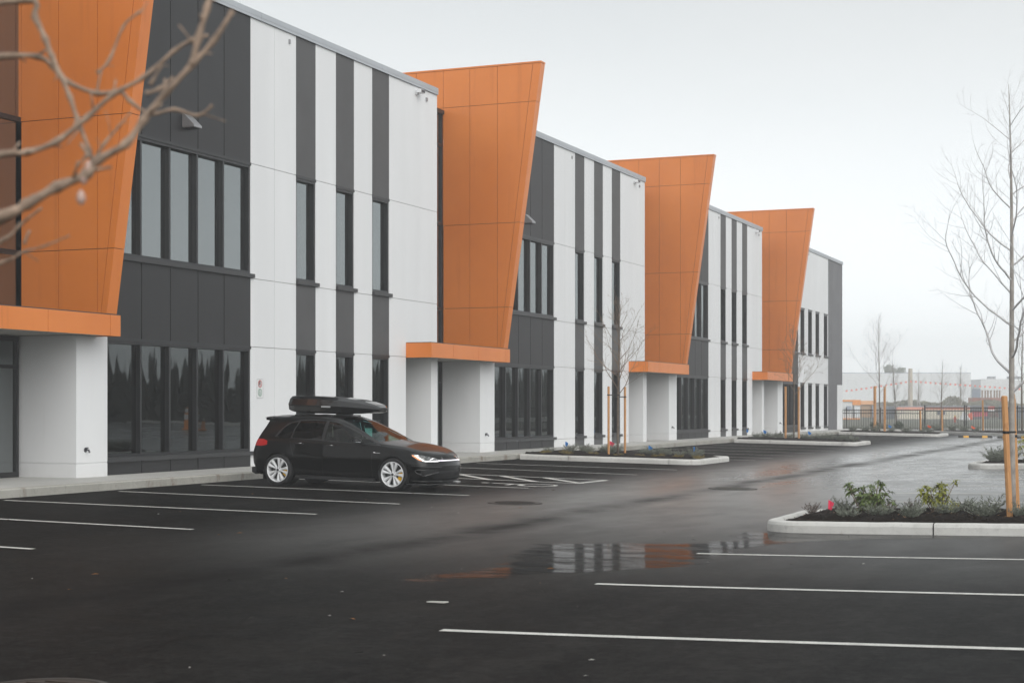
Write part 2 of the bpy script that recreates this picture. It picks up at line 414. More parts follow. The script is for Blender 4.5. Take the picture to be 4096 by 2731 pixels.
def build_lines():
    for ye, yk in [(14.9, 14.9), (18.1, 18.0), (21.4, 21.05), (24.2, 24.1), (27.05, 26.75), (29.95, 29.8), (36.9, 37.3), (40.2, 40.0)]:
        paint_line(-12.05, ye, -17.6, yk)
    for ye in (48.3, 50.6, 53.4, 56.6, 60.1, 63.6):
        paint_line(-12.0, ye, -17.6, ye)
    for ye in (75.2, 78.2, 81.2, 84.2, 87.2):
        paint_line(-12.0, ye, -17.6, ye)
    # hatched access aisle
    paint_line(-11.8, 33.95, -17.6, 34.45, .11); paint_line(-11.9, 32.3, -17.6, 32.6, .11); paint_line(-11.8, 33.95, -11.9, 32.3, .16)
    for x in (-13.3, -14.35, -15.4, -16.45):
        paint_line(x, 34.05, x + 1.5, 32.35, .16)
    # right-hand stalls
    for y0, y1 in ((11.15, 11.5), (14.65, 14.75), (18.15, 18.25)):
        paint_line(-5.2, y0, 1.5, y1, .11)
    for y0 in (26.3, 29.4, 32.5, 35.8, 39.2, 42.5):
        paint_line(-5.25, y0, 1.5, y0, .17)
    paint_line(-5.2, 7.7, 1.5, 7.9, .11)
    # wheelchair symbol painted in the stall
    b = MB(); c0 = (-12.75, 31.1)
    def P(u, v): return (c0[0] + u, c0[1] + v)
    def seg(pts, w=.1):
        for (a, c) in zip(pts[:-1], pts[1:]):
            strip(b, *P(*a), *P(*c), w)
    arc = [(.42 + .0 + .42 * math.cos(a), -.05 + .42 * math.sin(a)) for a in [R(100 + 14 * i - 180) for i in range(17)]]
    seg(arc, .09)
    seg([(-.62, .1), (-.1, .05), (.15, .0)], .12)
    seg([(-.12, .05), (-.1, -.38)], .1)
    seg([(.12, .0), (.2, -.42), (.62, -.5)], .11)
    strip(b, *P(-.86, .1), *P(-.7, .1), .16)
    tag(b.build('wheelchair_marking', M['paint'], recalc=False), kind='structure', label='white wheelchair symbol painted in the stall behind the car')
build_ground(); build_lines()

# ---------------------------------------------------------------- standing water
def smooth_closed(pts, n=8):
    out = []; L = len(pts)
    for i in range(L):
        p0, p1, p2, p3 = [Vector(pts[(i + k - 1) % L]) for k in range(4)]
        for j in range(n):
            t = j / n
            out.append(.5 * ((2 * p1) + (-p0 + p2) * t + (2 * p0 - 5 * p1 + 4 * p2 - p3) * t * t + (-p0 + 3 * p1 - 3 * p2 + p3) * t ** 3))
    return out
def puddle(pts, z, label, mm='puddle'):
    out = smooth_closed(pts)
    xs = [p.x for p in out]; ys = [p.y for p in out]
    m = .5; st = .09
    x0, x1, y0, y1 = min(xs) - m, max(xs) + m, min(ys) - m, max(ys) + m
    nx, ny = int((x1 - x0) / st), int((y1 - y0) / st)
    def sd(x, y):
        ins = False; dm = 1e9; L = len(out)
        for i in range(L):
            a, c = out[i], out[(i + 1) % L]
            if (a.y > y) != (c.y > y) and x < (c.x - a.x) * (y - a.y) / (c.y - a.y) + a.x: ins = not ins
            ab = c - a; t = max(0, min(1, ((x - a.x) * ab.x + (y - a.y) * ab.y) / max(ab.length_squared, 1e-9)))
            dm = min(dm, (x - a.x - ab.x * t) ** 2 + (y - a.y - ab.y * t) ** 2)
        return math.sqrt(dm) * (1 if ins else -1)
    b = MB(); vals = {}; idx = {}
    for i in range(nx + 1):
        for j in range(ny + 1):
            vals[i, j] = sd(x0 + i * st, y0 + j * st)
    ev = []
    def vi(i, j):
        if (i, j) not in idx:
            idx[i, j] = len(b.v); x, y = x0 + i * st, y0 + j * st
            b.v.append((x, y, max(z, zg(x) + .003) if mm == 'puddle' else zg(x) + .003)); ev.append(max(-.3, min(1., .35 + vals[i, j] / .8)))
        return idx[i, j]
    for i in range(nx):
        for j in range(ny):
            if max(vals[i, j], vals[i + 1, j], vals[i, j + 1], vals[i + 1, j + 1]) > -.4:
                b.face((vi(i, j), vi(i + 1, j), vi(i + 1, j + 1), vi(i, j + 1)))
    o = b.build('puddle', M[mm], recalc=False)
    at = o.data.attributes.new('edge', 'FLOAT', 'POINT')
    for k, e in enumerate(ev): at.data[k].value = e
    tag(o, kind='structure', label=label)
puddle([(-7.4, 13.6), (-6.7, 13.9), (-6.1, 14.6), (-5.4, 15.4), (-4.9, 15.9), (-4.55, 16.6), (-4.6, 18.0), (-4.4, 19.4), (-3.6, 20.3), (-2.2, 20.9), (-.5, 21.0), (-.3, 21.7), (-3.3, 21.75), (-5.0, 21.9), (-5.7, 22.4), (-5.8, 21.3), (-5.6, 20.2), (-6.4, 19.5), (-7.5, 18.8), (-7.5, 17.4), (-7.1, 15.8), (-7.4, 14.6)], -.3555, 'long shallow puddle in the aisle reflecting orange walls')
puddle([(-3.1, 17.15), (-2.2, 17.0), (-1.2, 17.05), (.4, 17.1), (.4, 17.5), (-1.3, 17.5), (-2.4, 17.4)], -.3, 'thin bright puddle between two stall lines', 'water')
for k, (x, y, w) in enumerate([(-2.9, 41.0, 3.2), (-3.2, 37.9, 2.6), (-2.2, 34.6, 3.0), (-1.5, 31.2, 2.6), (-3.9, 44.4, 1.6)]):
    puddle([(x - w * .5, y), (x - w * .2, y - .28), (x + w * .3, y - .3), (x + w * .8, y - .1), (x + w * .6, y + .3), (x, y + .35)], -.345, 'wet sheet of water across a far stall', 'water')
tag(None if False else bpy.context.scene.collection.objects[-1], kind='structure')
# ================================================================ BUILDING
FX = -19.65; PER = 19.3
bld = thing('commercial_building', 'long two storey white and charcoal building with leaning orange fins over its doors', 'building', (-30, 60, 0))
TOP = 10.3
TH = .36
white, clad, back, rib = MB(), MB(), MB(), MB()
ZJ = [-.25, .26, 2.72, 4.28, 6.9, TOP]
def tiles(b, y0, y1, z0, z1, ys, zs, gap=.016, t=.03, proud=0.):
    Y = [y0] + [y for y in ys if y0 + .05 < y < y1 - .05] + [y1]
    Z = [z0] + [z for z in zs if z0 + .03 < z < z1 - .03] + [z1]
    for a, c in zip(Y[:-1], Y[1:]):
        ga = gap / 2 if a != y0 else 0; gc = gap / 2 if c != y1 else 0
        for d, e in zip(Z[:-1], Z[1:]):
            gd = gap / 2 if d != z0 else 0; ge = gap / 2 if e != z1 else 0
            b.box(FX - t, FX + proud, a + ga, c - gc, d + gd, e - ge)
def solid(y0, y1, z0, z1, kind, ys=()):
    b = MB()
    tiles(b, y0, y1, z0, z1, ys, ZJ[1:5] if kind == 'w' else [4.3], gap=.013 if kind == 'w' else .026)
    b.build({'w': 'wall_panel', 'd': 'charcoal_panel', 's': 'grey_stripe_panel'}[kind], M[{'w': 'white', 'd': 'clad', 's': 'stripe'}[kind]], bld)
    back.box(FX - TH, FX - .0305, y0, y1, z0, z1)

WIN = []
def window(y0, y1, z0, z1, seams, tall_glass=False):
    """one framed window: frame mesh, panes, sill, the plaster reveal behind it"""
    f = MB(); fd = .15
    xo = FX - .015; xi = xo - fd
    f.box(xi, xo, y0, y0 + .05, z0, z1); f.box(xi, xo, y1 - .06, y1, z0, z1)
    f.box(xi, xo + .012, y0 + .05, y1 - .06, z1 - .09, z1)
    f.box(xi, xo, y0 + .05, y1 - .06, z0, z0 + .06)
    f.box(xo, xo + .035, y0, y1, z1 - .035, z1 + .03)
    for s_ in seams: f.box(xi, xo - .003, s_ - .03, s_ + .03, z0 + .06, z1 - .09)
    w = f.build('window', M['frame'], bld, bevel=0)
    Y = [y0 + .05] + [s_ for s_ in seams] + [y1 - .06]
    for a, c in zip(Y[:-1], Y[1:]):
        p = MB(); p.box(xi + .03, xi + .042, a + .02, c - .02, z0 + .05, z1 - .08)
        p.build('pane', M['glass' if z0 > 3 else 'glasslow'], w)
    s_ = MB(); s_.box(FX - .2, FX + .07, y0 - .0, y1 + .09, z0 - .09, z0 - .002)
    s_.build('sill', M['sill'], w)
    r = MB(); r.box(xi - .55, xi - .01, y1 - .02, y1 + .03, z0, z1)
    r.build('reveal', M['inner'], w)
    WIN.append(w)

LO = (.34, 2.70); UP = (4.38, 6.88)
def bay(c, first=False, last=False):
    g0 = 3.72
    ge = 9.3 if not last else 8.35
    seams = [5.12, 6.14, 7.17, 8.2]
    if last: seams = [5.0, 5.95, 6.9, 7.6]
    seams = [c + s_ for s_ in seams]
    solid(c + g0, c + ge, -.25, LO[0] - .09, 'd', seams)
    back_top = TOP
    solid(c + g0, c + ge, LO[1], UP[0] - .09, 'd', seams)
    solid(c + g0, c + ge, UP[1], TOP, 'd', seams)
    window(c + g0, c + ge, *LO, seams); window(c + g0, c + ge, *UP, seams)
    if last: return
    pos_ = [(11.35, 12.3), (13.33, 14.29), (15.3, 16.28)]
    x = 9.3
    for a, e in pos_:
        solid(c + x, c + a, -.25, TOP, 'w', [c + 10.35])
        solid(c + a, c + e, -.25, LO[0] - .09, 's'); solid(c + a, c + e, LO[1], UP[0] - .09, 's'); solid(c + a, c + e, UP[1], TOP, 's')
        window(c + a, c + e, *LO, []); window(c + a, c + e, *UP, [])
        x = e
    solid(c + x, c + PER - 2.0, -.25, TOP, 'w', [])
    solid(c + PER - 2.0, c + PER, 3.1, TOP, 'w', [])

CS = [22.55, 41.85, 61.15, 80.45]
# wall before the first corner
solid(14.0, 20.55, -.25, TOP, 'w', [17.0]); solid(20.55, 22.55, 3.1, TOP, 'w')
for i, c in enumerate(CS): bay(c, last=(i == 3))
# end block
c = CS[3]; x = 88.8
for a, e in ((89.35, 90.42), (91.35, 92.42), (93.35, 94.42), (95.7, 96.8)):
    solid(x, a, -.25, TOP, 'w'); x = e
    for z0, z1 in ((-.25, .13), (2.70, UP[0] - .09), (UP[1], TOP)): solid(a, e, z0, z1, 'w')
    window(a, e, .22, 2.70, []); window(a, e, *UP, [])
solid(96.8, 96.95, -.25, TOP, 'w')
back.box(FX - TH, FX - .05, 96.95, 101.4, 2.74, TOP)
y = 96.95
while y < 101.38:
    rib.box(FX - .05, FX - .012, y, min(y + .34, 101.4), 2.74, TOP); rib.box(FX - .012, FX + .006, y + .02, min(y + .1, 101.39), 2.74, TOP); y += .35
y = 96.95
while y < 99.6:
    rib.box(FX - .05, FX - .012, y, y + .34, -.25, 2.735); rib.box(FX - .012, FX + .006, y + .02, y + .1, -.25, 2.735); y += .35
back.box(FX - TH, FX - .05, 96.95, 99.75, -.25, 2.735)
white.box(FX - .4, FX + .01, 99.76, 101.4, -.25, 2.735)
solid_end = back
# far end wall, back wall, roof close the box
back.box(-44, FX - TH - .002, 101.1, 101.4, -.25, TOP); back.box(-44, FX - TH - .002, 14.0, 14.3, -.25, TOP)
back.box(-44.3, -44, 14, 101.4, -.25, TOP)
roof = MB(); roof.box(-43.99, -21.3, 14.31, 101.09, 9.3, 9.5)
roof.build('roof', M['coping'], bld)
# return walls at each corner (the façade is a jigsaw of bays)
REC = -20.95
for c in CS:
    back.box(REC - .3, FX - TH - .002, c - .3, c - .001, 3.1, TOP)
    back.box(REC - .3, FX - TH - .002, c - 2.3, c - 2.0, -.25, 3.0)
white.build('corner_pillar', M['white'], bld)
rib.build('ribbed_cladding', M['grey_rib'], bld)
back.build('inner_wall', M['soffit'], bld)

# parapet coping, one length per bay with joints
def coping(y0, y1):
    cop = MB(); y = y0
    while y < y1 - .01:
        e = min(y + 3.05, y1)
        cop.box(FX - .42, FX + .05, y + .004, e - .004, TOP + .0, TOP + .12)
        cop.box(FX + .018, FX + .045, y + .004, e - .004, TOP - .07, TOP - .001)
        y = e
    cop.build('parapet_coping', M['coping'], bld)
coping(14, CS[0])
for i in range(3): coping(CS[i] + 3.6, CS[i + 1])
coping(CS[3] + 3.6, 101.4)

def clip(poly, a, b_, c_):      # keep a*x+b*z<=c
    out = []
    for i in range(len(poly)):
        p, q = poly[i], poly[(i + 1) % len(poly)]
        dp, dq = a * p[0] + b_ * p[1] - c_, a * q[0] + b_ * q[1] - c_
        if dp <= 0: out.append(p)
        if dp * dq < 0:
            t = dp / (dp - dq); out.append((p[0] + (q[0] - p[0]) * t, p[1] + (q[1] - p[1]) * t))
    return out
ZB, ZT = 3.12, 11.64
def xe(z): return -18.93 + (z - ZB) / (ZT - ZB) * 1.21
sl = 1.21 / (ZT - ZB)
for c in CS:
    # ---- leaning fin of copper-orange panels
    dy = -.22 if c == CS[0] else 0.
    f = MB(); core = MB(); y0, y1 = c + 3.2 + dy, c + 3.52 + dy
    g = .012
    outline = [(-24.6, ZB), (xe(ZB), ZB), (xe(ZT), ZT), (-24.6, ZT)]
    cols = [-24.6, -23.7, -22.75, -21.85, -20.94, -20.05, -19.14]
    zs = [ZB, 4.36, 6.9, 10.5, ZT]
    def inset(lo, hi, z0, z1, right_slant=False, left_slant=None):
        p = list(outline)
        # slanted seam runs .2 m inside the free edge
        p = clip(p, 0, 1, z1 - g / 2); p = clip(p, 0, -1, -(z0 + g / 2))
        if lo is not None: p = clip(p, -1, 0, -(lo + g / 2))
        if hi is not None: p = clip(p, 1, 0, hi - g / 2)
        return p
    for z0, z1 in zip(zs[:-1], zs[1:]):
        for k in range(len(cols)):
            lo = cols[k]; hi = cols[k + 1] if k + 1 < len(cols) else None
            if z1 < 9 and lo < -21.0: continue
            p = inset(lo, hi, z0, z1)
            # split by slanted line x - sl*z = const
            cst = xe(ZB) - .16 - sl * ZB
            def clip2(poly, sgn, off):   # x - sl' z where the strip widens upward
                s2 = (1.21 - .13) / (ZT - ZB); k2 = (xe(ZB) - .13) - s2 * ZB
                return clip(poly, sgn, -sgn * s2, sgn * k2 - off)
            a = clip2(p, 1, g / 2)
            if len(a) > 2: f.ext_y(a, y0, y0 + .02)
            b2 = clip2(p, -1, g / 2)
            if len(b2) > 2: f.ext_y(b2, y0, y0 + .02)
        # free-edge panels
        xa, xb = xe(z0 + g / 2), xe(z1 - g / 2)
        f.ext_y([(xa - .02, z0 + g / 2), (xa, z0 + g / 2), (xb, z1 - g / 2), (xb - .02, z1 - g / 2)], y0 + .022, y1)
    f.ext_y([(-24.6, ZT + .002), (xe(ZT) + .01, ZT + .002), (xe(ZT) + .01, ZT + .05), (-24.6, ZT + .05)], y0 - .015, y1 + .01)
    # far side skin
    f.ext_y([(-20.9, ZB), (xe(ZB) - .03, ZB), (xe(ZT) - .03, ZT), (-24.6, ZT), (-24.6, 9.6), (-20.9, 9.6)], y1 - .02, y1 - .001)
    core.ext_y([(-20.9, ZB + .02), (xe(ZB) - .025, ZB + .02), (xe(ZT) - .025, ZT), (-24.59, ZT), (-24.59, 9.6), (-20.9, 9.6)], y0 + .021, y1 - .022)
    fo = f.build('orange_fin', M['orange'], bld)
    core.build('fin_core', M['seam'], fo)
    # ---- canopy
    k = MB(); cy0, cy1 = c - 2.0, c + 3.58 + dy; cz0, cz1 = 2.70, 3.10; cx = -18.88
    js = [cy0, c - .55, c + 1.2, c + 3.25 + dy, cy1]
    for a, e in zip(js[:-1], js[1:]):
        k.box(cx - .02, cx, a + .006, e - .006, cz0, cz1)
    k.box(FX + .002, cx - .021, cy0 + .006, cy0 + .026, cz0, cz1)
    k.box(FX + .002, cx - .021, cy1 - .026, cy1 - .006, cz0, cz1)
    ko = k.build('canopy', M['orange'], bld)
    kt = MB(); kt.box(REC, cx - .001, cy0 + .01, cy1 - .01, cz1 + .001, cz1 + .018); kt.build('bounce_cover', M['sill'], ko)  # unseen dark sheet added to keep orange bounce light off the wall
    so = MB(); so.box(REC, cx - .022, cy0 + .03, cy1 - .03, cz0 + .02, cz1 - .02)
    so.build('soffit', M['soffit'], ko)
    for yy in (c - .2, c + 1.9):
        l = MB(); l.lathe([(.0, cz0 + .008), (.07, cz0 + .008), (.075, cz0 + .019)], 14, 'z', (FX + .25, yy, 0)); l.build('downlight', M['lampm'], ko)
    # ---- piers of the entrance
    for a, e, jz in ((c - .8, c - .38, None), (c + 2.62 - dy * .6, c + 3.715, .26)):
        p = MB()
        p.box(-20.95, -19.45, a, e, -.25, .25); p.box(-20.945, -19.455, a + .005, e - .005, .25, .27); p.box(-20.95, -19.45, a, e, .27, 2.715)
        p.build('entrance_pier', M['white'], bld, bevel=.008)
    # ---- glazed entrance wall and the glass above it
    d = MB(); X = -20.7
    ya, yb = c - .38, c + 2.62
    for yy in (ya, ya + .95, ya + 1.95, yb - .07): d.box(X - .1, X, yy, yy + .07, 0, 2.7)
    for zz in (0, 2.08, 2.6): d.box(X - .1, X + .003, ya, yb, zz, zz + (.1 if zz != 2.08 else .07))
    do = d.build('entrance_door', M['frame'], bld)
    p = MB(); p.box(X - .06, X - .045, ya, yb, .05, 2.65); p.build('pane', M['glass'], do)
    hb = MB(); hb.tube([(X + .05, ya + .88, .95), (X + .05, ya + .88, 1.25)], .014, 8); hb.tube([(X, ya + .88, .97), (X + .05, ya + .88, .97)], .01, 6); hb.tube([(X, ya + .88, 1.23), (X + .05, ya + .88, 1.23)], .01, 6)
    hb.build('handle', M['lampm'], do)
    d = MB(); X = REC
    ya, yb = c + .002, c + 3.19
    for yy in (ya, ya + .98, ya + 2.05, yb - .09): d.box(X - .12, X, yy, yy + .09, 3.1, 10.3)
    for zz in (3.1, 4.3, 6.9, 9.3): d.box(X - .12, X + .003, ya, yb, zz, zz + .09)
    d.box(X - .2, X + .05, ya, yb, 10.3, 10.42)
    do = d.build('curtain_wall', M['frame'], bld)
    for z0, z1 in ((3.19, 4.3), (4.39, 6.9), (6.99, 9.3), (9.39, 10.3)):
        p = MB(); p.box(X - .07, X - .055, ya + .05, yb - .05, z0, z1); p.build('pane', M['glass'], do)
    # ---- wedge wall lamp on the charcoal panels
    l = MB(); yy = c + 6.7; z0 = 7.28
    l.prism([(FX, yy - .13, z0), (FX + .30, yy - .13, z0), (FX + .30, yy - .13, z0 + .05), (FX + .05, yy - .13, z0 + .29), (FX, yy - .13, z0 + .29)],
            [(FX, yy + .17, z0), (FX + .30, yy + .17, z0), (FX + .30, yy + .17, z0 + .05), (FX + .05, yy + .17, z0 + .29), (FX, yy + .17, z0 + .29)])
    lo = l.build('wall_lamp', M['lampm'], bld, bevel=.006)
    l = MB(); l.box(FX + .04, FX + .27, yy - .1, yy + .14, z0 - .012, z0 - .002); l.build('lens', M['lampd'], lo)
    # ---- floodlight high on the white end panel
    if c != CS[3]:
        e = c + PER; l = MB()
        l.box(FX, FX + .06, e - 1.42, e - 1.28, 10.0, 10.12); l.box(FX + .06, FX + .2, e - 1.46, e - 1.2, 10.04, 10.14)
        lo = l.build('flood_light', M['white'], bld, bevel=.01)
        l = MB(); l.box(FX + .201, FX + .21, e - 1.44, e - 1.22, 10.055, 10.125); l.build('lens', M['lampd'], lo)
        l = MB(); l.box(FX, FX + .04, e - .75, e - .68, 9.93, 10.03); l.build('anchor_plate', M['lampm'], bld)
    l = MB(); l.box(FX, FX + .03, c + 11.0, c + 11.06, 9.98, 10.08); l.build('anchor_plate', M['lampm'], bld)
    # ---- hose bib on the pier
    l = MB(); yy = c + 3.02; l.tube([(-19.45, yy, .52), (-19.37, yy, .52), (-19.35, yy, .47)], .018, 8); l.tube([(-19.41, yy - .04, .56), (-19.41, yy + .04, .56)], .012, 6); l.tube([(-19.41, yy, .52), (-19.41, yy, .56)], .009, 6)
    l.lathe([(.045, 0), (.045, .01), (0, .01)], 12, 'x', (-19.45, yy, .52))
    l.build('hose_tap', M['lampd'], bld)

# ---- no-parking / accessible-parking sign on the wall
sg = thing('parking_sign', 'white wall sign with red no parking ring above green wheelchair ring', 'sign', (FX, 32.25, 1.55))
mw = mat('sign_white', (.78, .79, .79), .4, var=.03); mr_ = mat('sign_red', (.50, .03, .03), .4, var=0); mg = mat('sign_green', (.02, .20, .09), .4, var=0); mk = mat('sign_black', (.015, .015, .015), .4, var=0)
def rr(w, h, r, n=5):
    out = []
    for cx_, cy_, a0 in ((w / 2 - r, h / 2 - r, 0), (-w / 2 + r, h / 2 - r, 90), (-w / 2 + r, -h / 2 + r, 180), (w / 2 - r, -h / 2 + r, 270)):
        for i in range(n + 1):
            a = R(a0 + 90 * i / n); out.append((cx_ + r * math.cos(a), cy_ + r * math.sin(a)))
    return out
def signmesh(name, m_, fn, parent):
    b = MB(); fn(b); return b.build(name, m_, parent, local=True, recalc=False)
SX = .006
pl = MB(); pl.ext_x([(y, z + .22) for y, z in rr(.30, .45, .03)], .0, SX); plate = pl.build('plate', mw, sg, local=True)
def ring(b, cy_, cz_, r0, r1, x, n=32):
    for i in range(n):
        a, c_ = 2 * PI * i / n, 2 * PI * (i + 1) / n
        b.poly([(x, cy_ + r0 * math.cos(a), cz_ + r0 * math.sin(a)), (x, cy_ + r1 * math.cos(a), cz_ + r1 * math.sin(a)), (x, cy_ + r1 * math.cos(c_), cz_ + r1 * math.sin(c_)), (x, cy_ + r0 * math.cos(c_), cz_ + r0 * math.sin(c_))])
def bar(b, y0, z0, y1, z1, w, x):
    d = Vector((y1 - y0, z1 - z0)).normalized(); n_ = Vector((-d.y, d.x)) * w / 2
    b.poly([(x, y0 + n_.x, z0 + n_.y), (x, y1 + n_.x, z1 + n_.y), (x, y1 - n_.x, z1 - n_.y), (x, y0 - n_.x, z0 - n_.y)])
def letter_p(b):
    x = SX + .002; bar(b, -.035, .27, -.035, .385, .022, x)
    for i in range(10):
        a, c_ = R(90 - 18 * i), R(90 - 18 * (i + 1))
        for q in (0,):
            b.poly([(x, -.005 + .012 * math.cos(a) * 1.0, .352 + .018 * math.sin(a)), (x, -.005 + .034 * math.cos(a), .352 + .036 * math.sin(a)), (x, -.005 + .034 * math.cos(c_), .352 + .036 * math.sin(c_)), (x, -.005 + .012 * math.cos(c_), .352 + .018 * math.sin(c_))])
    bar(b, -.03, .379, -.004, .379, .018, x); bar(b, -.03, .325, -.004, .325, .018, x)
signmesh('letter', mk, letter_p, plate)
def no_ring(b):
    ring(b, 0, .33, .066, .084, SX + .004); bar(b, -.055, .385, .055, .275, .016, SX + .004)
signmesh('red_ring', mr_, no_ring, plate)
def wc(b):
    ring(b, 0, .13, .07, .084, SX + .004); x = SX + .003
    for i in range(12):
        a, c_ = R(110 + 17 * i), R(110 + 17 * (i + 1))
        b.poly([(x, -.005 + r_ * math.cos(t), .112 + r_ * math.sin(t)) for r_, t in ((.028, a), (.037, a), (.037, c_), (.028, c_))])
    bar(b, -.008, .175, -.008, .115, .012, x); bar(b, -.008, .145, .018, .145, .008, x); bar(b, -.008, .118, .024, .118, .01, x); bar(b, .02, .118, .036, .085, .01, x)
    ring(b, -.008, .184, .0, .010, x, 12)
signmesh('wheelchair_symbol', mg, wc, plate)
def brd(b):
    o_, i_ = [(y, z + .22) for y, z in rr(.285, .435, .026)], [(y, z + .22) for y, z in rr(.275, .425, .022)]
    for k in range(len(o_)):
        j = (k + 1) % len(o_); b.poly([(SX + .001, *o_[k]), (SX + .001, *o_[j]), (SX + .001, *i_[j]), (SX + .001, *i_[k])])
signmesh('border', mk, brd, plate)
# ================================================================ CAR (local: x forward from the rear axle, y left, z up from the ground)
def hermite(keys, x):
    """keys: sorted list of (x, value)"""
    if x <= keys[0][0]: return keys[0][1]
    if x >= keys[-1][0]: return keys[-1][1]
    n = len(keys)
    for i in range(n - 1):
        if keys[i][0] <= x <= keys[i + 1][0]: break
    def sec(k): return (keys[k + 1][1] - keys[k][1]) / (keys[k + 1][0] - keys[k][0])
    def slope(k):
        if k == 0: return sec(0)
        if k == n - 1: return sec(n - 2)
        a, b = sec(k - 1), sec(k)
        if a * b <= 0: return 0.
        return 2 * a * b / (a + b)
    h = keys[i + 1][0] - keys[i][0]; t = (x - keys[i][0]) / h
    m0, m1 = slope(i) * h, slope(i + 1) * h
    p0, p1 = keys[i][1], keys[i + 1][1]
    return (2 * t ** 3 - 3 * t * t + 1) * p0 + (t ** 3 - 2 * t * t + t) * m0 + (-2 * t ** 3 + 3 * t * t) * p1 + (t ** 3 - t * t) * m1

KEYX = [-.79, -.60, -.3, .1, .7, 1.08, 1.36, 1.85, 2.30, 2.48, 2.75, 3.0, 3.2, 3.35, 3.49]
# (y, z) rows for each key station: underside, sill edge, sill, door low, widest, shoulder, beltline, glass mid, roof edge, roof mid, centre
ROWS = [
 [(.60, .30), (.70, .30), (.78, .34), (.83, .45), (.86, .60), (.84, .78), (.80, .93), (.70, 1.14), (.57, 1.325), (.33, 1.375), (0, 1.385)],
 [(.60, .24), (.72, .24), (.80, .30), (.86, .45), (.885, .62), (.87, .80), (.83, .96), (.72, 1.17), (.585, 1.345), (.34, 1.395), (0, 1.41)],
 [(.60, .19), (.74, .19), (.82, .25), (.875, .45), (.90, .64), (.885, .82), (.845, .965), (.735, 1.18), (.60, 1.355), (.35, 1.41), (0, 1.425)],
 [(.60, .17), (.74, .17), (.82, .22), (.87, .42), (.895, .62), (.885, .81), (.85, .955), (.745, 1.18), (.615, 1.365), (.36, 1.425), (0, 1.44)],
 [(.60, .16), (.74, .16), (.82, .20), (.865, .40), (.89, .60), (.88, .795), (.855, .94), (.75, 1.18), (.62, 1.37), (.36, 1.435), (0, 1.45)],
 [(.60, .16), (.74, .16), (.82, .20), (.865, .40), (.89, .60), (.88, .79), (.86, .925), (.76, 1.17), (.62, 1.355), (.36, 1.425), (0, 1.44)],
 [(.60, .16), (.74, .16), (.82, .20), (.865, .40), (.89, .60), (.88, .785), (.86, .91), (.775, 1.13), (.645, 1.30), (.36, 1.385), (0, 1.40)],
 [(.60, .16), (.74, .16), (.82, .20), (.87, .41), (.892, .61), (.882, .775), (.86, .885), (.81, 1.0), (.70, 1.115), (.38, 1.185), (0, 1.20)],
 [(.60, .16), (.74, .16), (.82, .20), (.875, .43), (.895, .61), (.88, .76), (.855, .855), (.82, .885), (.755, .915), (.40, .965), (0, .985)],
 [(.60, .17), (.74, .17), (.82, .22), (.88, .44), (.90, .61), (.88, .75), (.845, .835), (.79, .87), (.72, .895), (.40, .935), (0, .95)],
 [(.60, .18), (.74, .18), (.82, .24), (.885, .46), (.90, .61), (.875, .735), (.83, .81), (.76, .85), (.68, .872), (.38, .905), (0, .918)],
 [(.60, .18), (.74, .18), (.82, .24), (.875, .44), (.885, .58), (.86, .70), (.82, .775), (.75, .81), (.66, .833), (.36, .862), (0, .875)],
 [(.60, .18), (.74, .18), (.82, .22), (.865, .40), (.87, .56), (.845, .675), (.80, .735), (.73, .77), (.64, .79), (.35, .817), (0, .828)],
 [(.60, .17), (.74, .17), (.82, .20), (.865, .38), (.86, .55), (.83, .655), (.78, .705), (.71, .73), (.62, .748), (.34, .77), (0, .78)],
 [(.60, .17), (.74, .17), (.82, .19), (.865, .36), (.86, .53), (.83, .635), (.78, .675), (.71, .695), (.62, .706), (.34, .718), (0, .723)],
]
NR = len(ROWS[0])
def sst(a, b, x):
    t = max(0, min(1, (x - a) / (b - a))); return t * t * (3 - 2 * t)
def car_section(x):
    pts = []
    for r in range(NR):
        y = hermite([(KEYX[i], ROWS[i][r][0]) for i in range(len(KEYX))], x)
        z = hermite([(KEYX[i], ROWS[i][r][1]) for i in range(len(KEYX))], x)
        pts.append((y, z))
    return pts
def cap_scale(x):
    """half width factor that closes nose and tail in plan"""
    if x > 2.9:
        t = min(1, (x - 2.9) / (3.49 - 2.9)); return max(0., 1 - t ** 3.4) ** .5
    if x < -.45:
        t = min(1, (-.45 - x) / (.79 - .45)); return max(0., 1 - t ** 3.0) ** .42
    return 1.
def catmull(pts, n):
    out = []
    L = len(pts)
    for i in range(L - 1):
        p0 = pts[max(i - 1, 0)]; p1 = pts[i]; p2 = pts[i + 1]; p3 = pts[min(i + 2, L - 1)]
        for j in range(n):
            t = j / n
            out.append(tuple(.5 * ((2 * p1[k]) + (-p0[k] + p2[k]) * t + (2 * p0[k] - 5 * p1[k] + 4 * p2[k] - p3[k]) * t * t + (-p0[k] + 3 * p1[k] - 3 * p2[k] + p3[k]) * t ** 3) for k in (0, 1)))
    out.append(pts[-1])
    return out
def car_warp(x, y, z):
    k = sst(2.7, 3.49, x)
    if k > 0:
        x -= k * (.50 * max(0, z - .50) ** 1.15 + .25 * max(0, .34 - z))
    k = 1 - sst(-.79, -.25, x)
    if k > 0:
        x += k * hermite([(.0, .12), (.30, .05), (.45, 0), (.62, 0.0), (.78, .04), (.92, .10), (1.05, .17), (1.25, .29), (1.36, .33), (1.5, .35)], z)
    return x, y, z

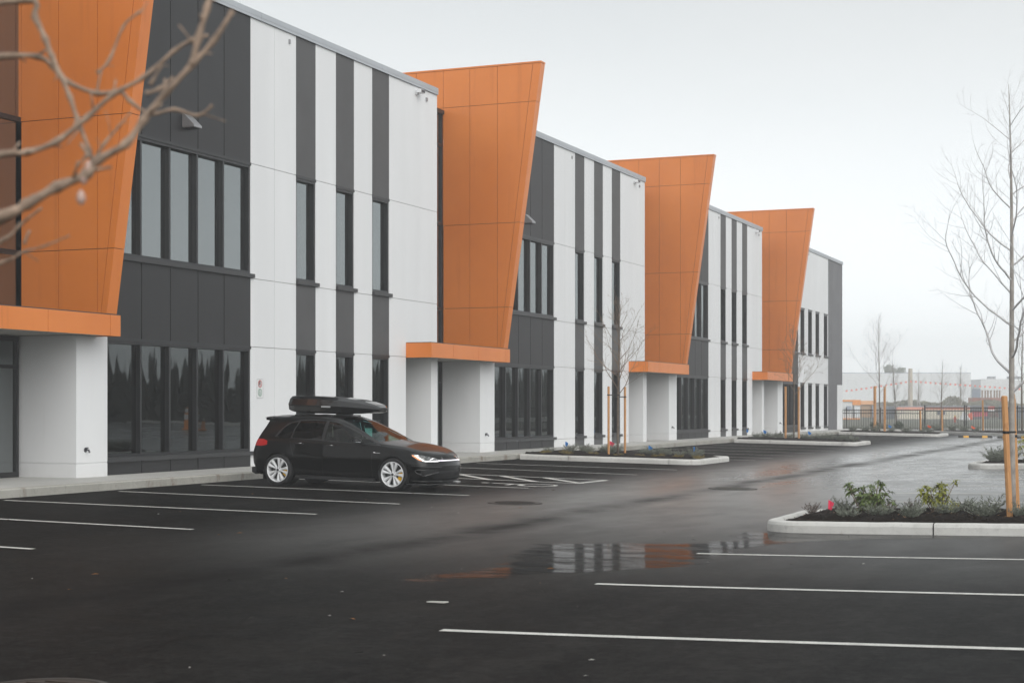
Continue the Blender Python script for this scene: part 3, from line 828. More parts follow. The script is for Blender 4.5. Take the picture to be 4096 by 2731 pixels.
def car_shell():
    bm = bmesh.new()
    xs = []
    x = -.79
    while x < 3.4899:
        xs.append(x)
        x += .05 if -.4 < x < 2.85 else (.03 if (x < -.60 or x > 3.2) else .04)
    xs = [q for q in xs if q < 3.475] + [3.475, 3.485, 3.49]
    xs = sorted(set([-.789, -.785, -.775] + xs))
    grid = []
    for x in xs:
        s_ = catmull(car_section(x), 5); cs = cap_scale(x)
        ring_ = []
        half = [(y * cs, z) for y, z in s_]
        # right side (y<0) from bottom up, then left side down
        full = [(-y, z) for y, z in half] + [(y, z) for y, z in half[::-1][1:]]
        for y, z in full:
            ring_.append(bm.verts.new(car_warp(x, y, z)))
        grid.append(ring_)
    for a, b in zip(grid[:-1], grid[1:]):
        for i in range(len(a)):
            j = (i + 1) % len(a)
            if j == 0: continue
            bm.faces.new((a[i], b[i], b[j], a[j]))
    bmesh.ops.remove_doubles(bm, verts=bm.verts, dist=.0004)
    bmesh.ops.recalc_face_normals(bm, faces=bm.faces)
    return bm

def cut(bm, poly, fmap, sel, depth_ok=None):
    """split the faces of bm along polygon `poly` seen through the 2-D map fmap; returns the faces inside"""
    xs = [p[0] for p in poly]; ys = [p[1] for p in poly]
    bx = (min(xs) - .02, max(xs) + .02, min(ys) - .02, max(ys) + .02)
    def near(f):
        if not sel(f): return False
        q = [fmap(v.co) for v in f.verts]
        return max(p[0] for p in q) > bx[0] and min(p[0] for p in q) < bx[1] and max(p[1] for p in q) > bx[2] and min(p[1] for p in q) < bx[3]
    for i in range(len(poly)):
        a = Vector(poly[i]); b = Vector(poly[(i + 1) % len(poly)]); d = b - a
        n = Vector((-d.y, d.x)).normalized(); L = d.length; dn = d / L
        fs = [f for f in bm.faces if near(f)]
        def dist(v): 
            m_ = fmap(v.co); return (m_[0] - a.x) * n.x + (m_[1] - a.y) * n.y
        todo = []
        for f in fs:
            q = [Vector(fmap(v.co)) for v in f.verts]
            t = [(p - a).dot(dn) for p in q]
            if max(t) < -.03 or min(t) > L + .03: continue
            todo.append(f)
        edges = set(e for f in todo for e in f.edges)
        newv = set()
        for e in edges:
            d0, d1 = dist(e.verts[0]), dist(e.verts[1])
            if abs(d0) < 1e-5: newv.add(e.verts[0])
            if abs(d1) < 1e-5: newv.add(e.verts[1])
            if d0 * d1 < 0 and abs(d0) >= 1e-5 and abs(d1) >= 1e-5:
                _, nv = bmesh.utils.edge_split(e, e.verts[0], abs(d0) / (abs(d0) + abs(d1)))
                newv.add(nv)
        for f in todo:
            if not f.is_valid: continue
            vs = [v for v in f.verts if v in newv]
            if len(vs) == 2:
                if any(set(e.verts) == set(vs) for e in f.edges): continue
                try: bmesh.utils.face_split(f, vs[0], vs[1])
                except Exception: pass
    def inside(p):
        ins = False
        for i in range(len(poly)):
            a, c_ = poly[i], poly[(i + 1) % len(poly)]
            if (a[1] > p[1]) != (c_[1] > p[1]) and p[0] < (c_[0] - a[0]) * (p[1] - a[1]) / (c_[1] - a[1]) + a[0]: ins = not ins
        return ins
    out = []
    for f in bm.faces:
        if near(f):
            q = [fmap(v.co) for v in f.verts]
            if inside((sum(p[0] for p in q) / len(q), sum(p[1] for p in q) / len(q))): out.append(f)
    return out

def take(bm, faces, name, m_, parent, push=0., scale_in=0.):
    """move faces out of bm into their own object"""
    nb = bmesh.new(); mp = {}
    for f in faces:
        vs = []
        for v in f.verts:
            if v not in mp: mp[v] = nb.verts.new(v.co + v.normal * push)
            vs.append(mp[v])
        try:
            nf = nb.faces.new(vs); nf.smooth = True
        except ValueError: pass
    bmesh.ops.delete(bm, geom=faces, context='FACES')
    me = bpy.data.meshes.new(name); nb.to_mesh(me); nb.free(); me.materials.append(m_)
    o = bpy.data.objects.new(name, me); C.objects.link(o); o.parent = parent
    return o

def car_glass(name, tint, ior=1.45):
    m = bpy.data.materials.new(name); m.use_nodes = True; nt = m.node_tree; nt.nodes.clear()
    out = nd(nt, 'ShaderNodeOutputMaterial'); g = nd(nt, 'ShaderNodeBsdfGlossy'); g.inputs['Roughness'].default_value = .01
    t = nd(nt, 'ShaderNodeBsdfTransparent'); t.inputs['Color'].default_value = (*tint, 1)
    fr = nd(nt, 'ShaderNodeFresnel'); fr.inputs['IOR'].default_value = ior
    mx = nd(nt, 'ShaderNodeMixShader'); nt.links.new(fr.outputs[0], mx.inputs[0]); nt.links.new(t.outputs[0], mx.inputs[1]); nt.links.new(g.outputs[0], mx.inputs[2]); nt.links.new(mx.outputs[0], out.inputs['Surface'])
    return m

def emis(name, col, strength, base=(.5, .5, .5)):
    m, nt, b = newmat(name); b.inputs['Base Color'].default_value = (*base, 1); b.inputs['Emission Color'].default_value = (*col, 1); b.inputs['Emission Strength'].default_value = strength; b.inputs['Roughness'].default_value = .3
    return m

def build_car():
    car = thing('parked_car', 'black five door hatchback with roof box and silver wheels parked in a stall', 'car')
    paint, nt, b = newmat('black_car_paint'); b.inputs['Base Color'].default_value = (.002, .002, .0022, 1); b.inputs['Roughness'].default_value = .32
    b.inputs['Coat Weight'].default_value = .5; b.inputs['Coat Roughness'].default_value = .02; b.inputs['Specular IOR Level'].default_value = .1
    paint.node_tree.nodes
    trim = mat('black_plastic', (.012, .012, .013), .5, var=.1)
    gloss = mat('gloss_black_trim', (.02, .02, .021), .15, var=0, coat=1.)
    rubber = mat('tyre_rubber', (.013, .013, .014), .75, var=.15, vs=20)
    silver = mat('silver_alloy', (.80, .81, .82), .3, .15, var=.03)
    chrome = mat('chrome', (.75, .75, .76), .12, 1., var=0)
    dark = mat('cabin_trim', (.012, .013, .015), .8, var=.1)
    g_wind = car_glass('windscreen_glass', (.30, .74, .78), 1.28); g_front = car_glass('front_door_glass', (.34, .40, .33), 1.5); g_dark = car_glass('privacy_glass', (.035, .035, .035), 1.42)
    bm = car_shell()
    fr = lambda s: (lambda f: (f.calc_center_median().y * s) > .45)
    side = lambda co_: (co_.x, co_.z)
    # wheel arches
    for s_ in (-1, 1):
        for ax in (0.0, 2.63):
            poly = [(ax + .345 * math.cos(2 * PI * k / 28), .322 + .345 * math.sin(2 * PI * k / 28)) for k in range(28)]
            fs = cut(bm, poly, side, lambda f, s_=s_: f.calc_center_median().y * s_ > .4 and f.calc_center_median().z < .72)
            bmesh.ops.delete(bm, geom=fs, context='FACES')
    # glass
    for s_ in (-1, 1):
        sel = lambda f, s_=s_: f.calc_center_median().y * s_ > .45 and f.calc_center_median().z > .80 and f.calc_center_median().x > -.45
        def offs(o_): o_['side'] = s_; return o_
        fr_g = [(1.06, .942), (2.24, .885), (2.04, .985), (1.80, 1.085), (1.56, 1.185), (1.36, 1.258), (1.2, 1.30), (1.07, 1.318)]
        re_g = [(.30, .97), (.985, .957), (.995, 1.325), (.70, 1.325), (.40, 1.312), (.325, 1.15)]
        qu_g = [(-.06, 1.0), (.01, .978), (.262, .972), (.30, 1.15), (.365, 1.30), (.20, 1.27), (.06, 1.17)]
        for nm, pg, gm in (('front_window', fr_g, g_front), ('rear_window', re_g, g_dark), ('quarter_window', qu_g, g_dark)):
            fs = cut(bm, pg, side, sel); take(bm, fs, nm, gm, car, -.006)
        # matt black window surround: a band just outside the panes
        band = [(-.12, .985), (1.0, .932), (2.34, .866), (2.08, 1.0), (1.84, 1.103), (1.60, 1.203), (1.38, 1.285), (1.2, 1.33), (.7, 1.35), (.36, 1.335), (.12, 1.26), (-.03, 1.12)]
        fs = cut(bm, band, side, sel); take(bm, fs, 'window_surround', trim, car, .001)
    top = lambda co_: (co_.x, co_.y)
    ws = [(1.28, -.50), (1.26, 0), (1.28, .50), (1.38, .565), (1.85, .65), (2.22, .71), (2.32, .45), (2.36, 0), (2.32, -.45), (2.22, -.71), (1.85, -.65), (1.38, -.565)]
    fs = cut(bm, ws, top, lambda f: f.normal.z > .3 and f.calc_center_median().z > .88 and f.calc_center_median().x > 1.1)
    take(bm, fs, 'windscreen', g_wind, car, -.004)
    # tailgate glass (front-to-back map through y,z)
    rv = lambda co_: (co_.y, co_.z)
    fs = cut(bm, [(-.60, 1.02), (.60, 1.02), (.50, 1.27), (0, 1.30), (-.50, 1.27)], rv, lambda f: f.calc_center_median().x < -.35 and f.normal.x < -.2)
    take(bm, fs, 'tailgate_window', g_dark, car, -.004)
    # lamps: map (angle round the nose, height)
    nose = lambda co_: (math.atan2(abs(co_.y), max(co_.x - 2.55, .01)), co_.z)
    def hl(s_):
        return cut(bm, [(.42, 0.587), (.50, 0.573), (.80, 0.575), (.93, 0.610), (1.06, 0.690), (1.075, 0.717), (1.0, 0.727), (.80, 0.697), (.56, 0.650), (.44, 0.623)], nose,
                   lambda f, s_=s_: f.calc_center_median().x > 2.8 and f.calc_center_median().y * s_ > .02 and .4 < f.calc_center_median().z < .85)
    lens_in, nt2, b2 = newmat('headlamp_housing'); b2.inputs['Base Color'].default_value = (.10, .11, .12, 1); b2.inputs['Metallic'].default_value = .6; b2.inputs['Roughness'].default_value = .25; b2.inputs['Coat Weight'].default_value = 1
    nt2.links.new(ramp(nt2, noise_fac(nt2, 26, 3, .6), [(.4, .03), (.7, .35)]), b2.inputs['Base Color'])
    drl = emis('running_light', (1, .98, 1.), .9, (.8, .8, .8)); amber = emis('amber_lens', (1., .35, .1), .5, (.7, .25, .1))
    for s_ in (-1, 1):
        fs = hl(s_)
        h = take(bm, fs, 'headlight', lens_in, car, .0)
        # running light strips: follow the lamp outline
        for nm, pg, mm in (('running_light', [(.43, 0.590), (.50, 0.577), (.79, 0.579), (.82, 0.595), (.72, 0.598), (.52, 0.600), (.44, 0.607)], drl),
                           ('running_light', [(.79, 0.579), (.845, 0.589), (.985, 0.680), (1.02, 0.700), (.93, 0.707), (.93, 0.693), (.96, 0.688), (.83, 0.607)], drl),
                           ('running_light', [(.60, 0.640), (.70, 0.610), (.71, 0.615), (.63, 0.647), (.56, 0.643)], drl),
                           ('side_marker', [(.84, 0.579), (.93, 0.611), (1.05, 0.688), (1.06, 0.707), (1.03, 0.707), (.99, 0.677), (.86, 0.591)], amber)):
            bh = bmesh.new(); bh.from_mesh(h.data)
            bh.normal_update()
            fs2 = cut(bh, pg, nose, lambda f: True)
            if fs2:
                o2 = take(bh, fs2, nm, mm, h, .003)
                bh.to_mesh(h.data)
            bh.free()
    # grille slot + lit strip
    gr = lambda co_: (co_.y, co_.z)
    selg = lambda f: f.calc_center_median().x > 3.0 and abs(f.calc_center_median().y) < .7
    fs = cut(bm, [(-.505, 0.607), (.505, 0.607), (.50, 0.650), (.25, 0.671), (-.25, 0.671), (-.50, 0.650)], gr, selg)
    grille = take(bm, fs, 'grille', trim, car, -.02)
    fs = cut(bm, [(-.52, 0.587), (.52, 0.587), (.52, 0.605), (-.52, 0.605)], gr, selg)
    take(bm, fs, 'light_strip', emis('light_strip_lens', (.95, .85, 1.), .9, (.8, .8, .8)), grille, .004)
    # lower intakes
    fs = cut(bm, [(-.50, .235), (.50, .235), (.60, .26), (.50, .40), (-.50, .40), (-.60, .26)], gr, selg)
    low = take(bm, fs, 'lower_intake', trim, car, -.02)
    for s_ in (-1, 1):
        fs = cut(bm, [(.40, .30), (.50, .27), (.86, .30), (.90, .42), (.60, .42), (.46, .40)], nose, lambda f, s_=s_: f.calc_center_median().x > 2.9 and f.calc_center_median().y * s_ > .02)
        if fs: take(bm, fs, 'side_intake', trim, car, -.015)
    # tail lights
    tail = lambda co_: (math.atan2(abs(co_.y), max(-(co_.x) + .15, .01)), co_.z)
    red = emis('tail_lens', (1, .02, .02), .10, (.30, .008, .008))
    for s_ in (-1, 1):
        fs = cut(bm, [(.55, .80), (1.02, .795), (1.13, .82), (1.12, .90), (1.02, .935), (.55, .935)], tail, lambda f, s_=s_: f.calc_center_median().x < -.1 and f.calc_center_median().y * s_ > .1 and .6 < f.calc_center_median().z < 1.05)
        if fs: take(bm, fs, 'tail_light', red, car, .002)
    for f in bm.faces: f.smooth = True
    me = bpy.data.meshes.new('body'); bm.to_mesh(me); bm.free(); me.materials.append(paint)
    body = bpy.data.objects.new('body', me); C.objects.link(body); body.parent = car
    # inner floor and wheel housings
    f = MB(); f.box(-.6, 3.2, -.6, .6, .20, .24); f.box(2.2, 2.24, -.8, .8, .2, .9)
    for ax in (0., 2.63):
        for s_ in (-1, 1):
            n = 16
            for k in range(n):
                a, c_ = PI * k / n - .3, PI * (k + 1) / n - .3 + (.6 / n)
                f.poly([(ax + .352 * math.cos(a), s_ * .55, .322 + .352 * math.sin(a)), (ax + .352 * math.cos(c_), s_ * .55, .322 + .352 * math.sin(c_)), (ax + .352 * math.cos(c_), s_ * .86, .322 + .352 * math.sin(c_)), (ax + .352 * math.cos(a), s_ * .86, .322 + .352 * math.sin(a))])
            f.poly([(ax + .352 * math.cos(2 * PI * k / 20), s_ * .55, .322 + .352 * math.sin(2 * PI * k / 20)) for k in range(20)])
    f.build('floor_pan', dark, car, local=True)
    # seams of doors and bonnet as thin dark gaps standing on the skin
    sm = MB()
    def skin_y(x, z):
        s__ = catmull(car_section(x), 6); best = None
        for p, q in zip(s__[:-1], s__[1:]):
            if (p[1] - z) * (q[1] - z) <= 0 and p[1] != q[1] and p[0] > .5:
                t = (z - p[1]) / (q[1] - p[1]); best = p[0] + (q[0] - p[0]) * t
        return best
    for s_ in (-1, 1):
        for pts in ([(1.03, .22), (1.03, .50), (1.035, .93)], [(2.16, .24), (2.15, .5), (2.16, .82)], [(.36, .60), (.30, .78), (.26, .93)]):
            ln = []
            for (a, c_) in zip(pts[:-1], pts[1:]):
                for k in range(7):
                    t = k / 7; x, z = a[0] + (c_[0] - a[0]) * t, a[1] + (c_[1] - a[1]) * t
                    y = skin_y(x, z)
                    if y: ln.append((x, s_ * (y + .0005), z))
            if len(ln) > 2: sm.tube(ln, .003, 4)
    sm.build('door_seam', dark, car, local=True)
    # side skirt, splitter, diffuser, spoiler
    for s_ in (-1, 1):
        k = MB(); k.prism([(.40, s_ * .80, .16), (.40, s_ * .895, .165), (.40, s_ * .895, .20), (.40, s_ * .82, .24)], [(2.22, s_ * .80, .15), (2.22, s_ * .895, .155), (2.22, s_ * .895, .19), (2.22, s_ * .82, .23)])
        k.build('side_skirt', trim, car, local=True)
    k = MB(); n = 24; o_, i_ = [], []
    for q in range(n + 1):
        a = R(-84 + 168 * q / n); o_.append((2.72 + .80 * math.cos(a) ** .55 if math.cos(a) > 0 else 2.72, .885 * math.sin(a))); i_.append((2.62, .82 * math.sin(a)))
    for q in range(n):
        k.prism([(*o_[q], .125), (*o_[q + 1], .125), (*i_[q + 1], .125), (*i_[q], .125)], [(*o_[q], .15), (*o_[q + 1], .15), (*i_[q + 1], .17), (*i_[q], .17)])
    k.build('front_splitter', gloss, car, local=True)
    k = MB()
    for s_ in (0,):
        for z in (.30, .325, .35, .375):
            pts = [(3.47 - .14 * (y / .5) ** 2 * 1.1 - .0, y, z) for y in [(-.5 + j * .1) for j in range(11)]]
            k.tube(pts, .006, 4)
    k.build('intake_bar', trim, low, local=True)
    k = MB(); k.lathe([(0, 0), (.055, 0), (.058, -.012), (.0, -.014)], 24, 'x', (3.39, 0, .63)); 
    bd = MB(); bd.lathe([(0, .014), (.048, .012), (.062, .0), (.062, -.03)], 28, 'x', (3.40, 0, .62)); bd.build('nose_badge', trim, grille, local=True, smooth=True)
    def nose_pt(x, z, s_, out=.004):
        s__ = catmull(car_section(x), 6); cs = cap_scale(x); yy = None
        for p, q_ in zip(s__[:-1], s__[1:]):
            if (p[1] - z) * (q_[1] - z) <= 0 and p[1] != q_[1] and p[0] > .3:
                t = (z - p[1]) / (q_[1] - p[1]); yy = (p[0] + (q_[0] - p[0]) * t) * cs
        X, Y, Z = car_warp(x, yy or 0., z); n_ = Vector((X - 2.4, Y * 1.0, 0)).normalized()
        return (X + n_.x * out, s_ * (Y + n_.y * out), Z)
    for s_ in (-1, 1):
        for pts, r_ in (([(3.02, .50), (3.2, .49), (3.36, .475), (3.45, .465)], .007), ([(3.10, .405), (3.16, .425), (3.30, .42), (3.42, .41)], .008), ([(3.10, .405), (3.13, .36), (3.22, .33)], .007),
                        ([(3.26, .30), (3.34, .33), (3.43, .375)], .012), ([(3.02, .20), (3.2, .195), (3.36, .19), (3.46, .19)], .009)):
            k = MB(); fine = []
            for (a, c_) in zip(pts[:-1], pts[1:]):
                for j in range(5): fine.append(nose_pt(a[0] + (c_[0] - a[0]) * j / 5, a[1] + (c_[1] - a[1]) * j / 5, s_))
            fine.append(nose_pt(*pts[-1], s_)); k.tube(fine, r_, 6); k.build('bumper_blade', gloss, car, local=True, smooth=True)
    # spoiler
    k = MB()
    n = 14; prev = None
    for q in range(n + 1):
        y = -.60 + 1.2 * q / n; e = 1 - (abs(y) / .60) ** 4
        sec = [(-.30, y, 1.372 + .03 * e), (-.50, y, 1.362 + .035 * e), (-.53 + .06 * (1 - e), y, 1.352 + .03 * e), (-.53 + .06 * (1 - e), y, 1.335 + .028 * e), (-.48, y, 1.318 + .02 * e), (-.36, y, 1.30 + .01 * e)]
        if prev: 
            b0 = len(k.v); k.v += prev + sec
            for i in range(6): k.face((b0 + i, b0 + (i + 1) % 6, b0 + 6 + (i + 1) % 6, b0 + 6 + i))
            if q == 1: k.face([b0 + i for i in range(6)])
            if q == n: k.face([b0 + 6 + i for i in range(6)][::-1])
        prev = sec
    k.build('roof_spoiler', paint, car, local=True, smooth=True)
    k = MB(); k.lathe([(.042, -.04), (.046, .06), (.040, .06), (.036, -.04)], 18, 'x', (-.76, -.52, .30)); k.lathe([(.042, -.04), (.046, .06), (.040, .06), (.036, -.04)], 18, 'x', (-.76, -.40, .30))
    k.build('exhaust_pipe', mat('exhaust_metal', (.25, .25, .25), .25, 1., var=.1), car, local=True, smooth=True)
    k = MB(); k.ext_y([(-.70, .20), (-.79, .24), (-.79, .34), (-.66, .36)], -.62, .62); k.build('diffuser', trim, car, local=True)
    for ax in (0., 2.63):
        for s_ in (-1, 1):
            k = MB(); k.box(ax - .38, ax - .365, min(s_ * .62, s_ * .84), max(s_ * .62, s_ * .84), .12, .34)
            if ax == 0.: k.build('mud_flap', trim, car, local=True)
    # door handles
    for s_ in (-1, 1):
        for x, z in ((.50, .86), (1.22, .835)):
            y = skin_y(x, z); k = MB()
            k.tube([(x - .10, s_ * (y + .004), z), (x - .08, s_ * (y + .028), z + .004), (x + .06, s_ * (y + .03), z + .003), (x + .09, s_ * (y + .004), z)], [.008, .012, .012, .008], 8)
            h = k.build('door_handle', paint, car, local=True, smooth=True)
            k = MB(); k.tube([(x - .03, s_ * (y + .034), z + .012), (x + .055, s_ * (y + .035), z + .011)], .0075, 6); k.build('handle_trim', chrome, h, local=True, smooth=True)
    # mirrors
    for s_ in (-1, 1):
        k = MB(); cx_, cy_, cz_ = 1.86, s_ * .985, .955
        prof = [(-.06, .0), (-.055, .055), (-.02, .075), (.03, .066), (.08, .036), (.10, .0)]
        b0 = len(k.v); n = 14
        for (dx, r_) in prof:
            for j in range(n):
                a = 2 * PI * j / n; k.v.append((cx_ + dx, cy_ + 1.55 * r_ * math.cos(a) - s_ * .02 * (dx > .05), cz_ + r_ * (math.sin(a) if math.sin(a) > -.55 else -.55)))
        for i in range(len(prof) - 1):
            for j in range(n): k.face((b0 + i * n + j, b0 + i * n + (j + 1) % n, b0 + (i + 1) * n + (j + 1) % n, b0 + (i + 1) * n + j))
        mo = k.build('wing_mirror', paint, car, local=True, smooth=True)
        k = MB(); k.prism([(1.84, s_ * .85, .895), (1.92, s_ * .84, .895), (1.91, s_ * .84, .93), (1.84, s_ * .85, .93)], [(1.83, s_ * .93, .90), (1.90, s_ * .92, .90), (1.90, s_ * .92, .935), (1.83, s_ * .93, .935)]); k.build('mirror_arm', trim, mo, local=True)
        k = MB(); k.tube([(1.84, s_ * 1.095, .935), (1.91, s_ * 1.07, .932), (1.955, s_ * .99, .932)], .008, 6); k.build('indicator', chrome, mo, local=True)
    # cabin: dashboard, seats, steering wheel, mirror
    k = MB(); k.ext_y([(1.75, .80), (1.83, .90), (2.22, .91), (2.28, .87), (2.2, .55), (1.83, .55)], -.74, .74); dd = k.build('dashboard', mat('dashboard_plastic', (.030, .05, .065), .6, var=.2), car, local=True, bevel=.02)
    for s_ in (-1, 1):
        k = MB(); k.prism([(.85, s_ * .60, .60), (.85, s_ * .14, .60), (1.0, s_ * .16, .55), (1.0, s_ * .58, .55)], [(.62, s_ * .56, 1.15), (.62, s_ * .18, 1.15), (.72, s_ * .20, 1.13), (.72, s_ * .54, 1.13)])
        k.box(.80, 1.35, min(s_ * .16, s_ * .58), max(s_ * .16, s_ * .58), .42, .56)
        st = k.build('seat', dark, car, local=True, bevel=.03)
        k = MB(); k.box(.59, .69, min(s_ * .25, s_ * .49), max(s_ * .25, s_ * .49), 1.17, 1.34); k.build('headrest', dark, st, local=True, bevel=.04)
    k = MB(); k.ext_y([(-.05, .5), (.1, .45), (-.12, 1.08), (-.22, 1.06)], -.60, .60); k.build('rear_bench', dark, car, local=True, bevel=.03)
    k = MB(); ctr = Vector((1.62, .36, .91)); nr = Vector((-.9, 0, .43)).normalized(); u_ = Vector((0, 1, 0)); v_ = nr.cross(u_)
    k.tube([ctr + (u_ * math.cos(2 * PI * j / 20) + v_ * math.sin(2 * PI * j / 20)) * .18 for j in range(21)], .015, 6); k.tube([ctr - u_ * .17, ctr + u_ * .17], .02, 6)
    k.build('steering_wheel', dark, car, local=True)
    k = MB(); k.box(1.56, 1.59, -.12, .12, 1.19, 1.26); k.build('rear_view_mirror', dark, car, local=True, bevel=.01)
    # mudguard script badge on the wing, letter badge on the grille
    k = MB(); y = skin_y(2.22, .735); k.box(2.20, 2.34, -y - .006, -y - .001, .725, .731); k.box(2.19, 2.235, -y - .007, -y - .001, .732, .745); k.build('wing_badge', chrome, car, local=True)
    k = MB()
    def gb(y0, z0, y1, z1): k.tube([(3.44, y0, z0 - .045), (3.44, y1, z1 - .045)], .005, 4)
    gb(-.36, .662, -.36, .695); gb(-.36, .695, -.335, .695); gb(-.335, .695, -.333, .68); gb(-.36, .678, -.335, .678); gb(-.345, .678, -.33, .662)
    k.build('letter_badge', chrome, grille, local=True)
    # wheels
    for ax in (0., 2.63):
        for s_ in (-1, 1):
            make_wheel(car, ax, s_, rubber, silver, chrome, dark)
    return car, paint, trim

WH = {}
def make_wheel(car, ax, s_, rubber, silver, chrome, dark):
    wl = empty('wheel', (ax, s_ * .80, .318)); wl.parent = car; wl.rotation_euler = (0, R(8 if ax > 1 else 20), 0 if s_ < 0 else PI)
    # outward is -y in wheel space
    if 'tyre' not in WH:
        k = MB(); k.lathe([(.245, -.095), (.262, -.108), (.295, -.108), (.312, -.095), (.318, -.06), (.318, .08), (.305, .105), (.25, .10), (.24, .06), (.24, -.06)], 56, 'y')
        k.lathe([(.2405, -.095), (.2405, .1)], 56, 'y')
        WH['tyre'] = k.build('tyre', rubber, wl, local=True, smooth=True)
        k = MB(); k.lathe([(.2475, -.100), (.2475, -.108), (.240, -.110), (.233, -.104), (.226, -.085), (.222, -.03), (.215, .06), (.236, .09)], 56, 'y')
        rim = k.build('rim', silver, wl, local=True, smooth=True)
        # five double spokes, each a V from hub to rim
        k = MB()
        def pt(r_, a, y): return (r_ * math.cos(a), y, r_ * math.sin(a))
        for q in range(5):
            a0 = R(90 + 72 * q)
            for t in (-1, 1):
                ah, ar = a0 + t * R(7), a0 + t * R(13.5)
                # outer faceted arm, ridge along the middle
                e1, e2 = R(8.5), R(8.2)
                A = [pt(.045, a0 - t * R(2), -.072), pt(.075, a0 + t * R(24), -.070), pt(.232, ar + t * e2, -.102), pt(.232, ar - t * e2, -.102)]
                ridge0, ridge1 = pt(.055, a0 + t * R(10), -.088), pt(.205, ar, -.106)
                Bk = [(p[0], -.045, p[2]) for p in A]
                k.poly([A[0], ridge0, ridge1, A[3]]); k.poly([ridge0, A[1], A[2], ridge1]); k.poly([ridge1, A[2], A[3]]); k.poly([A[0], A[1], ridge0])
                for i in range(4): k.poly([A[i], A[(i + 1) % 4], Bk[(i + 1) % 4], Bk[i]])
        k.lathe([(0, -.092), (.03, -.092), (.033, -.086), (.062, -.080), (.068, -.06), (.068, -.03)], 24, 'y')
        spokes = k.build('spoke', silver, rim, local=True, recalc=True)
        k = MB(); k.lathe([(0, -.097), (.026, -.096), (.029, -.090)], 20, 'y')
        for q in range(5):
            a = R(54 + 72 * q); k.lathe([(0, -.088), (.009, -.088), (.010, -.07)], 8, 'y', (.050 * math.cos(a), 0, .050 * math.sin(a)))
        cap = k.build('hub_cap', mat('hub_dark', (.08, .08, .085), .3, .6, var=0), rim, local=True, smooth=True)
        k = MB(); k.lathe([(.05, -.03), (.165, -.03), (.165, -.008), (.05, -.008)], 40, 'y'); k.lathe([(.0, .02), (.235, .02)], 40, 'y')
        disc = k.build('brake_disc', mat('brake_steel', (.06, .06, .06), .4, .6, var=.1), wl, local=True)
        WH['parts'] = [WH['tyre'], rim, disc]
    else:
        for p in WH['parts']:
            c_ = p.copy(); C.objects.link(c_); c_.parent = wl
            for ch in p.children:
                d_ = ch.copy(); C.objects.link(d_); d_.parent = c_
    # caliper does not turn with the wheel: hung on the car side, at the front of the disc
    k = MB(); rr_ = R(8 if ax > 1 else 20)
    for q in range(6):
        a, c_ = R(-38 + 9 * q), R(-38 + 9 * (q + 1))
        k.prism([(r_ * math.cos(t), -.062, r_ * math.sin(t)) for r_, t in ((.125, a), (.205, a), (.205, c_), (.125, c_))], [(r_ * math.cos(t), .0, r_ * math.sin(t)) for r_, t in ((.125, a), (.205, a), (.205, c_), (.125, c_))])
    cal = k.build('brake_caliper', M['caliper'], wl, local=True); cal.rotation_euler = (0, -rr_ + (0 if s_ < 0 else 0), 0)
M['caliper'] = mat('yellow_caliper', (.75, .42, .01), .35, var=.05)
car, cpaint, ctrim = build_car()
ZC = zg(-15.4)
CSC = .965
car.scale = (CSC,) * 3
car.location = (-16.32, 28.34, zg(-16.3) + .004)
tilt = math.atan2(zg(-16.3) - zg(-13.8), 2.54)
car.rotation_euler = (0, tilt, R(-1.5))

# ---- roof box: a thing of its own on two crossbars
rb = thing('roof_box', 'glossy black roof box clamped on crossbars on top of the hatchback', 'roof box')
boxm, nt, b = newmat('gloss_black_box'); b.inputs['Base Color'].default_value = (.006, .006, .0065, 1); b.inputs['Roughness'].default_value = .16; b.inputs['Coat Weight'].default_value = .6
k = MB(); st = [(-.02, .58, .10, .17), (.0, .86, .03, .235), (.10, .93, -.01, .275), (.5, 1., -.035, .275), (1.0, 1., -.035, .265), (1.35, .97, -.03, .24), (1.65, .90, -.02, .195), (1.85, .78, .0, .15), (1.95, .62, .02, .115), (1.97, .45, .03, .09)]
rows_ = [(-.30, 0), (-.40, .10), (-.42, .38), (-.43, .45), (-.36, .80), (-.27, .97), (-.10, 1.), (.10, 1.), (.27, .97), (.36, .80), (.43, .45), (.42, .38), (.40, .10), (.30, 0)]
xs_ = []; n_ = 28
for i in range(n_ + 1):
    x = -.02 + 1.99 * i / n_
    wv = hermite([(a[0], a[1]) for a in st], x); z0 = hermite([(a[0], a[2]) for a in st], x); z1 = hermite([(a[0], a[3]) for a in st], x)
    xs_.append([(x, y * wv, z0 + (z1 - z0) * t) for y, t in rows_])
b0 = len(k.v)
for r_ in xs_: k.v += r_
L = len(rows_)
for i in range(n_):
    for j in range(L): k.face((b0 + i * L + j, b0 + i * L + (j + 1) % L, b0 + (i + 1) * L + (j + 1) % L, b0 + (i + 1) * L + j))
k.face([b0 + j for j in range(L)]); k.face([b0 + n_ * L + j for j in range(L)])
shell = k.build('box_shell', boxm, rb, local=True, bevel=.012)
for p in shell.data.polygons: p.use_smooth = False
lp = mat('light_plate', (.55, .56, .57), .3, .5, var=0)
for sy in (-1, 1):
    k = MB(); k.box(.82, 1.02, sy * .432 - .006, sy * .432 + .006, .075, .10); k.build('lock_handle', lp, rb, local=True)
for x in (.38, 1.10):
    k = MB(); k.ext_y([(x - .045, -.085), (x + .045, -.085), (x + .035, -.055), (x - .035, -.055)], -.62, .62)
    cb = k.build('crossbar', ctrim, rb, local=True)
    for sy in (-1, 1):
        k = MB(); k.prism([(x - .09, sy * .50, -.085), (x + .09, sy * .50, -.085), (x + .10, sy * .64, -.19), (x - .10, sy * .64, -.19)], [(x - .06, sy * .50, -.05), (x + .06, sy * .50, -.05), (x + .06, sy * .66, -.10), (x - .06, sy * .66, -.10)])
        k.build('mounting_foot', ctrim, cb, local=True, bevel=.01)
